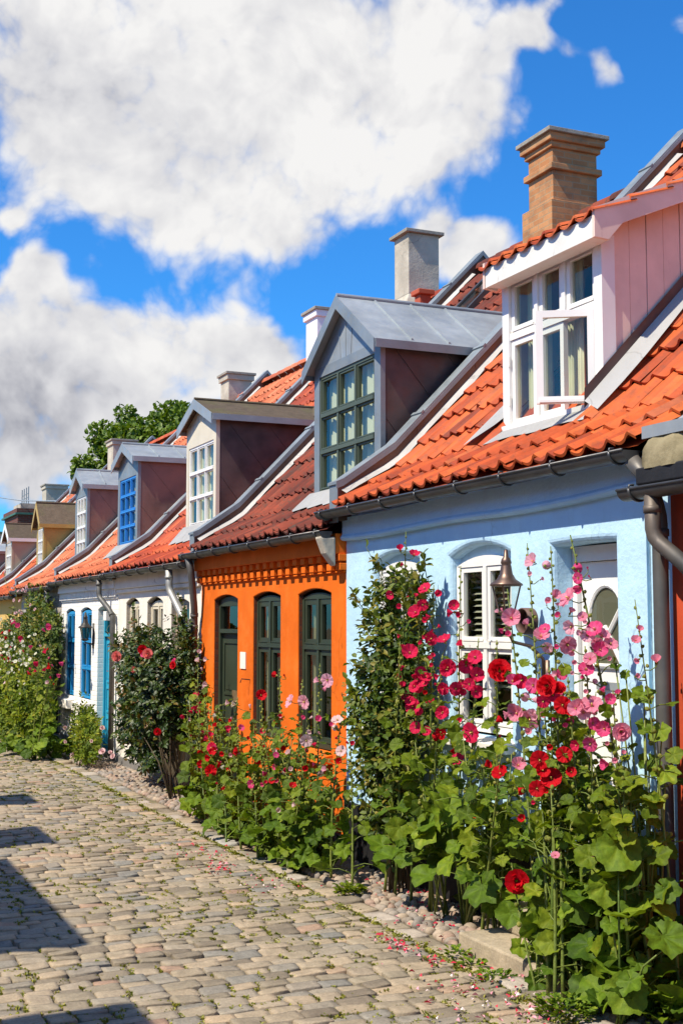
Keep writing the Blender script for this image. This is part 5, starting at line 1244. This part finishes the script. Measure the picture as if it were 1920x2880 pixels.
FB += [(*a3(rng.uniform(20, 1450), rng.gauss(2150, 220)), rng.uniform(12, 26), rng.choice(('red', 'cr', 'red', 'dp', 'pale', 'lp'))) for _ in range(46)]
FB += [(*c6(u, v), d, c, *k) for u, v, d, c, *k in [(1168,990,30,'dp'),(1215,990,18,'dp'),(1345,925,20,'pale'),(1472,945,26,'pale','side'),(1040,1025,22,'red','side'),(1058,1165,16,'red'),(930,835,26,'red'),(975,930,34,'red'),(1100,842,22,'red'),(870,825,26,'pale'),(1050,1045,16,'red'),(1010,990,14,'cr'),(965,785,22,'cr'),(980,825,30,'cr'),(1025,900,24,'red'),(845,675,18,'cr'),(890,648,16,'cr')]]
attach(GB, FB)
for i, (x, y, n, r0, lab) in enumerate([(3.92, 10.0, 22, .11, 'dense hollyhock leaves by the kerb below the right orange window'), (3.95, 10.8, 22, .11, 'dense hollyhock leaves by the kerb below the left orange window'), (4.0, 11.8, 22, .12, 'hollyhock leaves near the grey doorstep block'), (4.05, 9.75, 10, .09, 'pale green hollyhock leaves at the foot of the blue house corner'), (4.2, 10.5, 22, .12, 'shaded hollyhock leaves close under the orange wall'), (4.15, 12.7, 16, .12, 'hollyhock leaves in front of the rose bush foot')]):
    rosette((x, y, G), [], lab, GB, n, r0)

# ---- bushy lower growth of the beds
def bush(base, h, rx, ry, n, label, group, size=(.045, .10), stalks=9, col=(), mat='leaf', t0=.12):
    base = Vector(base); root = thing('hollyhock', base, label, 'hollyhock', group); st = MB(); lf = MB()
    for i in range(stalks):
        a = rng.random() * 6.28; q = math.sqrt(rng.random()); e = base + Vector((rx * q * math.cos(a), ry * q * math.sin(a), h * rng.uniform(.7, 1.08)))
        s = base + Vector((rng.uniform(-.06, .06), rng.uniform(-.12, .12), 0)); st.tube([s, s * .4 + e * .6 + Vector((0, 0, .06)), e], [.007, .005, .003], M['stem'], 6, rng.random())
        for k in range(n // stalks):
            t = rng.uniform(t0, 1.0); p = s + (e - s) * t; b = rng.random() * 6.28; r_ = rng.uniform(*size) * (1.25 - .6 * t); d = Vector((math.cos(b), math.sin(b), rng.uniform(0, .7))).normalized(); pl = rng.uniform(.06, .17)
            if p.x + d.x * (pl + r_) > XW - .03: d.x = -abs(d.x)
            if p.x + d.x * (pl + r_) < 3.86: d.x = abs(d.x) * .6
            c = p + d * pl; st.tube([p, c], [.003, .0025], M['stem'], 4, caps=False)
            palm_leaf(lf, c, (d + Vector((0, 0, -.5))).normalized(), (Vector((0, 0, 1)) * rng.uniform(.3, 1.1) + VIEW * rng.uniform(0, .9) + rv(.7)).normalized(), r_, M[mat])
        for k in range(5):
            c = e + Vector((rng.uniform(-.03, .03), rng.uniform(-.03, .03), -.04 * k)); br = rng.uniform(.007, .013)
            o = bpy.data.objects.new('flower_bud', BUD[rng.randrange(3)]); C.objects.link(o); o.parent = root; o.location = c - base; o.scale = (br,) * 3
    st.build('stem', root, True); lf.build('foliage', root, True)
    for c_ in col:
        p = base + Vector((-rx * rng.uniform(.3, .9), rng.uniform(-ry, ry) * .9, h * rng.uniform(.45, 1.05))); put_flower(root, p, VIEW + rv(.7), rng.uniform(.025, .045), rng.choice(('open', 'cup', 'funnel')), c_)
bush((4.06, 10.0, G), .9, .18, .34, 80, 'bushy hollyhock foliage at the corner of the orange and blue houses', GB, col=('pale', 'cr', 'red'))
bush((4.06, 10.5, G), 1.05, .22, .45, 100, 'bushy hollyhock foliage hiding the wall below the right orange window', GB, col=('red', 'dp', 'pale', 'cr'))
bush((4.08, 11.3, G), 1.1, .22, .45, 100, 'bushy hollyhock foliage between the two orange window sills', GB, col=('red', 'red', 'dp', 'pale'))
bush((4.08, 12.1, G), 1.15, .22, .42, 95, 'bushy hollyhock foliage hiding the wall below the left orange window', GB, col=('red', 'cr', 'white', 'red'))
bush((4.12, 12.95, G), 1.3, .2, .40, 80, 'tall bushy hollyhock foliage in front of the orange house door', GB, col=('cr', 'pale', 'cr'))
bush((4.28, 8.05, G), 1.15, .18, .35, 80, 'bushy hollyhock foliage below the right blue house window', GA, t0=.42, size=(.055, .125), col=('cr', 'red'))
bush((4.34, 7.35, G), 1.25, .16, .30, 80, 'bushy hollyhock foliage between the window and the white door', GA, t0=.35, size=(.055, .125), col=('red', 'p'))
bush((4.03, 6.12, G), 1.15, .14, .25, 75, 'light green hollyhock foliage around the tall stems by the doorstep', GA, size=(.055, .115), col=('p', 'red'))
bush((4.28, 6.35, G), 1.6, .18, .34, 130, 'bushy hollyhock foliage hiding the foot of the white door', GA, size=(.055, .125), col=('dp', 'p', 'red'))
bush((4.20, 5.75, G), 1.35, .2, .32, 95, 'bushy hollyhock foliage in front of the downpipes', GA, size=(.06, .13), col=('dp', 'p'))
# ---- roses and shrubs
def rose(base, blobs, label, name, cat, canes, n, mat='rose_leaf', leaf=(.030, .05), group=None, flowers=(), cane_r=.008, tips=0):
    base = Vector(base); root = thing(name, base, label, cat, group); cb = MB(); lf = MB()
    vol = [b[1][0] * b[1][1] * b[1][2] for b in blobs]; tot = sum(vol)
    for _ in range(canes):
        c, r_ = blobs[rng.choices(range(len(blobs)), vol)[0]]; e = Vector(c) + Vector([rng.uniform(-.7, .7) * q for q in r_]); s = base + Vector((rng.uniform(-.1, .1), rng.uniform(-.14, .14), 0))
        if e.x > XW - .04: e.x = XW - .04
        cb.tube([s, s + (e - s) * .35 + Vector((0, 0, .12 * (e - s).length)), e], [cane_r, cane_r * .8, cane_r * .3], M['cane'], 6)
    for i in range(n):
        c, r_ = blobs[rng.choices(range(len(blobs)), vol)[0]]; q = rv(); k = rng.random() ** .45
        if rng.random() < .06: k = rng.uniform(1.0, 1.28)
        p = Vector(c) + Vector([a * b * k for a, b in zip(q, r_)])
        if p.x > XW - .03: p.x = XW - .03 - rng.random() * .06
        if p.z < G + .02: continue
        d = (q + rv(.8) + Vector((-.2, 0, .1))).normalized(); nn = (q * .7 + Vector((-.45, -.15, .75)) + rv(.6)).normalized()
        L = rng.uniform(*leaf); base_r = rng.random()
        for j, (f, sgn) in enumerate(((0, 0), (.5, 1), (.5, -1), (1.1, 1), (1.1, -1))):
            s = d.cross(nn).normalized(); pp = p - d * L * f; dd = d if j == 0 else (s * sgn + d * .35).normalized()
            small_leaf(lf, pp, dd, (nn + rv(.35)).normalized(), L * rng.uniform(.8, 1.15), L * .30, M[mat], min(1, max(0, base_r + rng.uniform(-.15, .15))))
    for _ in range(tips):
        c, r_ = blobs[rng.randrange(len(blobs))]; a = Vector(c) + Vector([v * w for v, w in zip(rv(), r_)]) * .9; e = a + Vector((rng.uniform(-.15, .02), rng.uniform(-.15, .15), rng.uniform(.1, .35)))
        if e.x > XW - .04: e.x = XW - .06
        cb.tube([a, e], [.004, .002], M['stem'], 4)
        for j in range(7):
            p = a + (e - a) * (.25 + .12 * j); small_leaf(lf, p, rv() + Vector((0, 0, .3)), (Vector((0, 0, 1)) + rv(.6)).normalized(), leaf[1], leaf[1] * .3, M[mat], rng.uniform(.6, 1))
    cb.build('stem', root, True); lf.build('foliage', root, True)
    for u, v, X, dia, col, kind in flowers:
        p = at(u, v, X); put_flower(root, p, VIEW + rv(.5), dia / F * p.length * .5, kind, col)
    return root
rose((4.40, 8.85, G), [((4.40, 9.12, .18), (.14, .26, .36)), ((4.38, 9.1, -.25), (.18, .42, .40)), ((4.36, 9.12, -.70), (.22, .52, .42)), ((4.36, 9.05, -1.1), (.22, .46, .35)), ((4.40, 8.62, -.45), (.14, .22, .75)), ((4.36, 8.95, -1.45), (.18, .36, .40)), ((4.42, 8.52, .1), (.08, .12, .3))],
     'tall climbing rose with small dark leaves against the blue wall', 'climbing_rose', 'climbing rose', 22, 1250, 'rose_leaf', (.044, .078), tips=70)
rose((4.30, 14.45, G), [((4.22, 15.5, -.55), (.32, .95, .55)), ((4.2, 15.3, -1.05), (.30, .85, .45)), ((4.22, 16.3, -.45), (.25, .5, .40)), ((4.22, 16.1, -1.25), (.26, .75, .48)), ((4.15, 15.2, -.8), (.32, .8, .6)), ((4.25, 15.6, -1.62), (.18, .8, .28))],
     'large dark leaved rose bush with arching canes before the white house', 'rose_bush', 'rose bush', 12, 2500, 'dark_leaf', (.045, .085), cane_r=.010, tips=36,
     flowers=[(*a2(97, 1000), 3.88, 30, 'coral', 'double'), (*a2(332, 935), 3.88, 28, 'red', 'double'), (*a2(380, 975), 3.88, 30, 'coral', 'double'), (*a2(612, 1080), 3.88, 22, 'red', 'double'), (*a2(470, 1690), 3.9, 22, 'red', 'double'), (*a2(250, 1120), 3.86, 18, 'coral', 'double'), (*a2(620, 1040), 3.9, 16, 'dp', 'double'), (*a2(18, 1135), 3.88, 9, 'dp', 'bud'), (*a2(345, 985), 3.88, 20, 'dp', 'double')])
rose((4.42, 14.35, G), [((4.42, 14.6, -.62), (.12, .34, .42)), ((4.44, 14.7, -.25), (.10, .28, .28)), ((4.42, 14.5, -1.1), (.14, .34, .35)), ((4.46, 14.9, .02), (.07, .12, .20))],
     'climbing rose on the corner of the white and orange houses', 'climbing_rose', 'climbing rose', 10, 560, 'dark_leaf', (.045, .075), tips=14)
# ---- the flower bank at the far left
GC = 'hollyhocks in the far left bed'
def a1(u, v): return .3742 * u, 1300 + .3742 * v
rose((4.1, 22.6, G), [((4.30, 22.7, -.25), (.25, .95, .55)), ((4.35, 24.3, -.1), (.2, 1.3, .42)), ((4.38, 24.0, .35), (.16, 1.0, .25)), ((4.2, 23.0, -.9), (.3, 1.1, .55)), ((4.3, 26, -.3), (.25, 1.2, .45))],
     'climbing rose covering the brown brick house front', 'climbing_rose', 'climbing rose', 14, 2100, 'rose_leaf', (.05, .09), tips=30,
     flowers=[(*a1(rng.uniform(60, 330), rng.uniform(930, 1140)), 4.15, rng.uniform(7, 12), 'pale', 'double') for _ in range(12)])
rose((3.75, 20.6, G), [((3.75, 20.8, -1.35), (.35, 1.0, .55)), ((3.7, 22.5, -1.25), (.4, 1.6, .65)), ((3.72, 21.6, -1.7), (.4, 1.7, .35)), ((3.75, 24.4, -1.0), (.4, 1.6, .6))],
     'dense green bush filling the far left bed', 'flowering_bush', 'bush', 10, 2600, 'leaf', (.05, .10), tips=40,
     flowers=[(*a1(min(300, max(4, rng.gauss(95, 80))), rng.gauss(1430, 110)), 3.45, rng.uniform(6, 12), 'white', rng.choice(('open', 'funnel', 'double'))) for _ in range(70)])
for i, (bx, by, tx, X, c, lab) in enumerate([(3.8, 21.0, (135, 1160), 3.8, 'p', 'tall deep pink hollyhock at the back of the far left bed'), (3.75, 20.4, (400, 1195), 3.95, 'p', 'deep pink hollyhock near the left blue window'), (3.7, 19.9, (492, 1470), 3.9, 'p', 'short pink hollyhock touching the white brick wall'), (3.55, 20.6, (20, 1440), 3.5, 'r', 'red hollyhock at the left picture edge'), (3.6, 20.0, (300, 1450), 3.65, 'p', 'deep pink hollyhock in the middle of the far left bed'), (3.7, 20.5, (165, 1290), 3.7, 'p', 'crimson and pink hollyhock among white blooms'), (3.6, 19.6, (390, 1540), 3.75, 'r', 'red hollyhock below the left blue window')]):
    H(GC, (bx, by, G), T(a1(*tx), X), lab, c, 18, .16, thick=.012, leafrange=(.02, .8))
attach(GC, [(*a1(rng.uniform(5, 420), rng.gauss(1420, 180)), rng.uniform(9, 18), rng.choice(('cr', 'dp', 'red', 'pale', 'dp'))) for _ in range(34)] + [(*a1(u, v), d, c, *k) for u, v, d, c, *k in [(125,1200,22,'dp'),(150,1240,22,'dp'),(135,1215,24,'dp'),(400,1235,28,'dp'),(395,1260,20,'dp'),(165,1310,20,'cr'),(185,1330,20,'dp'),(45,1345,16,'red'),(15,1460,18,'red'),(75,1290,12,'red'),(300,1500,24,'cr'),(365,1490,12,'dp'),(395,1555,20,'red'),(352,1580,18,'cr'),(465,1595,18,'dp'),(490,1500,22,'dp'),(20,1815,28,'cr'),(197,1940,14,'dp'),(195,2170,16,'cr'),(10,1300,14,'red'),(145,1580,10,'red'),(180,1525,10,'cr'),(395,1640,12,'cr'),(40,1510,14,'cr')]], tmin=.05)
for x, y, n, lab in ((3.55, 19.5, 24, 'hollyhock leaves spilling onto the cobbles at far left'), (3.7, 20.3, 26, 'hollyhock leaves in the middle of the far left bed'), (3.5, 20.4, 24, 'hollyhock leaves at the left picture edge'), (3.85, 19.6, 20, 'hollyhock leaves under the left blue window')):
    rosette((x, y, G), [], lab, GC, n, .12)
rose((4.05, 18.3, G), [((4.05, 18.2, -1.75), (.22, .55, .28)), ((4.2, 18.8, -1.6), (.2, .5, .32)), ((4.3, 19.6, -1.55), (.2, .5, .4))],
     'low bush with pale pink blooms at the foot of the teal door', 'rose_bush', 'rose bush', 8, 620, 'leaf', (.04, .07), tips=12,
     flowers=[(*a1(u, v), 3.95, d, 'pale', 'double') for u, v, d in ((550,2205,18),(770,2175,20),(850,2210,16),(690,2095,10),(490,1995,12),(770,1998,14),(830,2180,12),(495,2100,12),(535,2330,10),(560,2190,12))])
# ---- weeds
def weed(p, r, n, label, mat='leaf', l=(.03, .06)):
    p = Vector(p); lf = MB()
    for _ in range(n):
        a = rng.random() * 6.28; q = r * math.sqrt(rng.random()); c = p + Vector((q * math.cos(a), q * math.sin(a), rng.random() * r * .6))
        d = Vector((math.cos(a), math.sin(a), rng.uniform(.1, .9))); small_leaf(lf, c, d, (Vector((0, 0, 1)) + rv(.5)).normalized(), rng.uniform(*l), rng.uniform(*l) * .35, M[mat])
    return tag(lf.build('weed', None, True, loc=p), label, 'weed', 'weeds in the paving')
def gz(u, v): r_ = ray(u, v); return r_ * ((G + .01) / r_.z)
weed(gz(985, 2515), .10, 160, 'low green weed on the kerb left of the pale kerb stones')
w = weed(gz(1133, 2480), .09, 240, 'small bushy weed with violet flowers on the pebbles')
for u, v, r_, n, lab in ((1285, 2690, .07, 26, 'yellow-green seedling at the left corner of the doorstep'), (1330, 2718, .06, 22, 'yellow-green seedling along the front of the doorstep'), (1390, 2760, .08, 30, 'yellow-green seedling near the right end of the doorstep'), (1590, 2860, .14, 200, 'leafy weed at the bottom edge under the hollyhocks'), (1830, 2860, .2, 300, 'leafy weed in the lower right corner'), (500, 2235, .12, 120, 'weeds beside the grey doorstep block'), (650, 2260, .10, 70, 'weed at the kerb below the orange house bed')):
    weed(gz(u, v), r_, n, lab, 'leaf_big', (.03, .055))
# ---- tree behind the roofs
tb = Vector((12.4, 45, G)); tree = thing('tree', tb, 'round leafy green tree rising behind the far roofs', 'tree')
tk = MB(); tk.tube([tb, tb + Vector((.1, 0, 3)), tb + Vector((0, .2, 6)), tb + Vector((.1, 0, 8.5))], [.35, .28, .2, .06], M['bark'], 9)
cl = []
for _ in range(130):
    q = rv(); k = rng.uniform(.15, 1.04); c = tb + Vector((q.x * 3.0 * k ** .6, q.y * 2.4 * k, 7.7 + q.z * 2.3 * k ** .6)); cl.append(c)
    if rng.random() < .6: s = tb + Vector((0, 0, rng.uniform(3.5, 7))); tk.tube([s, (s + c) / 2 + Vector((0, 0, .2)), c], [.09, .06, .02], M['bark'], 5)
tk.build('trunk', tree, True)
lf = MB()
for c in cl:
    rr = rng.uniform(.3, .8)
    for _ in range(int(380 * rr)):
        q = rv(); p = c + Vector((q.x, q.y, q.z * .8)) * rr * rng.random() ** .4
        small_leaf(lf, p, (q + rv(.9)).normalized(), (q + Vector((-.2, 0, .6)) + rv(.5)).normalized(), rng.uniform(.16, .26), .07, M['tree_leaf'])
lf.build('crown', tree, True)
# ================================================================== SKY, SUN, CAMERA
EL, AZ = R(52.6), R(10)
T_ = Vector((math.cos(EL) * math.cos(AZ), math.cos(EL) * math.sin(AZ), -math.sin(EL)))
w = bpy.data.worlds.new('World'); scene.world = w; w.use_nodes = True; nt = w.node_tree; L = nt.links.new
bg = nt.nodes['Background']; STR = .07; bg.inputs['Strength'].default_value = STR
sky = nt.nodes.new('ShaderNodeTexSky'); sky.sky_type = 'NISHITA'; sky.sun_disc = False
sky.sun_elevation = EL; sky.sun_rotation = math.atan2(-T_.x, -T_.y) % (2 * math.pi); sky.air_density = 1.0; sky.dust_density = .3; sky.ozone_density = 3.0
tc = nt.nodes.new('ShaderNodeTexCoord')
BL = [(350,150,330,1),(80,120,280,1),(700,150,360,1),(1000,150,220,1),(480,420,180,1),(680,460,160,1),(230,360,150,.8),(860,340,160,.9),(1080,300,110,.7),
      (1000,545,55,1),(1060,560,75,1),(1170,560,60,.9),(1090,630,70,.8),
      (420,800,115,1),(590,800,95,1),(280,810,110,1),(110,690,60,.9),(90,630,52,1),(40,720,90,1),(120,800,140,1),(60,930,170,1),(250,930,150,1),(450,880,130,1),(640,840,70,.9),(60,1080,120,.8),(860,640,50,.7),(1180,130,52,.9),(1235,90,44,.9),(1265,125,36,.8),(1325,135,30,.7),(1395,150,40,.85),(1425,180,26,.7),(1290,30,40,.6),(50,495,42,.9),(1550,60,46,.8),(230,1060,80,.6)]
def math_(op, a, b=None, c=None, clamp=False):
    n = nt.nodes.new('ShaderNodeMath'); n.operation = op; n.use_clamp = clamp
    for i, v in enumerate((a, b, c)):
        if v is None: continue
        if hasattr(v, 'is_linked'): L(v, n.inputs[i])
        else: n.inputs[i].default_value = v
    return n.outputs[0]
def nz(vec, scale, detail, rough=.55, off=0):
    n = nt.nodes.new('ShaderNodeTexNoise'); n.inputs['Scale'].default_value = scale; n.inputs['Detail'].default_value = detail; n.inputs['Roughness'].default_value = rough
    mp = nt.nodes.new('ShaderNodeMapping'); mp.inputs['Location'].default_value = (off, off * .7, 0); L(vec, mp.inputs['Vector']); L(mp.outputs[0], n.inputs['Vector']); return n.outputs['Fac']
def billow(vec):
    f = nz(vec, 9, 6, .62); vo = nt.nodes.new('ShaderNodeTexVoronoi'); vo.inputs['Scale'].default_value = 17; vo.inputs['Detail'].default_value = 2.5; vo.inputs['Roughness'].default_value = .6; vo.inputs['Lacunarity'].default_value = 2.3; L(vec, vo.inputs['Vector'])
    f2 = nz(vec, 42, 4, .65, 3)
    return math_('ADD', math_('ADD', math_('MULTIPLY', f, .55), math_('MULTIPLY', f2, .17)), math_('MULTIPLY_ADD', vo.outputs['Distance'], -.30, .30))
V = tc.outputs['Generated']
wv = nt.nodes.new('ShaderNodeTexNoise'); wv.inputs['Scale'].default_value = 7; wv.inputs['Detail'].default_value = 3; L(V, wv.inputs['Vector'])
sb = nt.nodes.new('ShaderNodeVectorMath'); sb.operation = 'SUBTRACT'; L(wv.outputs['Color'], sb.inputs[0]); sb.inputs[1].default_value = (.5,.5,.5)
ml = nt.nodes.new('ShaderNodeVectorMath'); ml.operation = 'MULTIPLY_ADD'; L(sb.outputs[0], ml.inputs[0]); ml.inputs[1].default_value = (.06,.06,.06); L(V, ml.inputs[2])
nm = nt.nodes.new('ShaderNodeVectorMath'); nm.operation = 'NORMALIZE'; L(ml.outputs[0], nm.inputs[0]); VW = nm.outputs[0]
tot = None
for u, vv, r, wt in BL:
    d = ray(u * 1.2245, vv * 1.2245).normalized(); k = 2 / ((r * 1.2245 / F) ** 2) * 1.15
    dp = nt.nodes.new('ShaderNodeVectorMath'); dp.operation = 'DOT_PRODUCT'; L(VW, dp.inputs[0]); dp.inputs[1].default_value = d
    e = math_('MULTIPLY', math_('POWER', 2.71828, math_('MULTIPLY_ADD', dp.outputs['Value'], k, -k)), wt)
    tot = e if tot is None else math_('ADD', tot, e)
# unseen broken cloud added over the rest of the dome to whiten the fill light
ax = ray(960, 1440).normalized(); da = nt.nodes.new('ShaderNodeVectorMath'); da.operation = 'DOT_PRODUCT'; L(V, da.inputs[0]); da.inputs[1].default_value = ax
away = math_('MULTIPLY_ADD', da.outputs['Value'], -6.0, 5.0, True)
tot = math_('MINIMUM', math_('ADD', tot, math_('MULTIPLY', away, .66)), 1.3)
f0 = billow(VW)
ad = nt.nodes.new('ShaderNodeVectorMath'); ad.operation = 'ADD'; L(VW, ad.inputs[0]); ad.inputs[1].default_value = (-.008, .003, .022); f1 = billow(ad.outputs[0])
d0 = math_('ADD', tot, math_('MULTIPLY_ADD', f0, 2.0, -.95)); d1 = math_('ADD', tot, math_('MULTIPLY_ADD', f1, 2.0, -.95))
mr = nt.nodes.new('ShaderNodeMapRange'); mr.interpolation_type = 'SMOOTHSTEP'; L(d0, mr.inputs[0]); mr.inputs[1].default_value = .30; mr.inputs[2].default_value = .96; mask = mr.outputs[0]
lit = math_('MULTIPLY_ADD', math_('SUBTRACT', d0, d1), .55, .74, True)
thick = nt.nodes.new('ShaderNodeMapRange'); thick.interpolation_type = 'SMOOTHSTEP'; L(d0, thick.inputs[0]); thick.inputs[1].default_value = .7; thick.inputs[2].default_value = 1.7
lit = math_('SUBTRACT', lit, math_('MULTIPLY', thick.outputs[0], .06), None, True)
dk = ray(60 * 1.2245, 1000 * 1.2245).normalized(); dp = nt.nodes.new('ShaderNodeVectorMath'); dp.operation = 'DOT_PRODUCT'; L(V, dp.inputs[0]); dp.inputs[1].default_value = dk
kk = 2 / ((330 / F) ** 2) * .6
lit = math_('SUBTRACT', lit, math_('MULTIPLY', math_('POWER', 2.71828, math_('MULTIPLY_ADD', dp.outputs['Value'], kk, -kk)), .45), None, True)
lit = math_('SUBTRACT', lit, math_('MULTIPLY_ADD', nz(V, 6.5, 4, .55, 9), 1.3, -.62), None, True)
cr = nt.nodes.new('ShaderNodeValToRGB'); L(lit, cr.inputs[0]); e = cr.color_ramp.elements
CB = 10.2
def cc(*c): return tuple(x * CB for x in c) + (1,)
e[0].position = 0; e[0].color = cc(.38, .39, .45); e[1].position = .8; e[1].color = cc(.96, .95, .94); n_ = e.new(.38); n_.color = cc(.72, .72, .75)
tint = nt.nodes.new('ShaderNodeMix'); tint.data_type = 'RGBA'; tint.blend_type = 'MULTIPLY'; tint.inputs[0].default_value = 1; L(sky.outputs[0], tint.inputs[6]); tint.inputs[7].default_value = (.36, 1.28, 2.15, 1)
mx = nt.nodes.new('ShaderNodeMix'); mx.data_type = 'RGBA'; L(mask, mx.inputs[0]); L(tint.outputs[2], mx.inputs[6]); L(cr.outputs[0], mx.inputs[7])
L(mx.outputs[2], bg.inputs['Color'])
ld = bpy.data.lights.new('sun', 'SUN'); ld.energy = 5.0; ld.angle = R(.5); ld.color = (1.0, .90, .74)
so = bpy.data.objects.new('sun', ld); C.objects.link(so); so.rotation_euler = (-T_).to_track_quat('Z', 'Y').to_euler(); so.location = (-8, -3, 20)
cam = bpy.data.cameras.new('camera'); co = bpy.data.objects.new('camera', cam); C.objects.link(co); scene.camera = co
cam.sensor_fit = 'VERTICAL'; cam.sensor_height = 36; cam.lens = F / 2880 * 36; cam.clip_end = 2000; cam.clip_start = .05
co.location = (0, 0, 0); co.rotation_euler = (math.pi / 2 + PIT, 0, -YAW)
for o in list(scene.objects):                            # lift the scene so that the street lies at height zero
    if o.parent is None: o.location.z -= G
scene.view_settings.view_transform = 'Standard'; scene.view_settings.look = 'None'; scene.view_settings.exposure = .42; scene.view_settings.gamma = 1
scene.cycles.max_bounces = 6; scene.cycles.diffuse_bounces = 3; scene.cycles.glossy_bounces = 3; scene.cycles.transparent_max_bounces = 16; scene.cycles.use_denoising = True
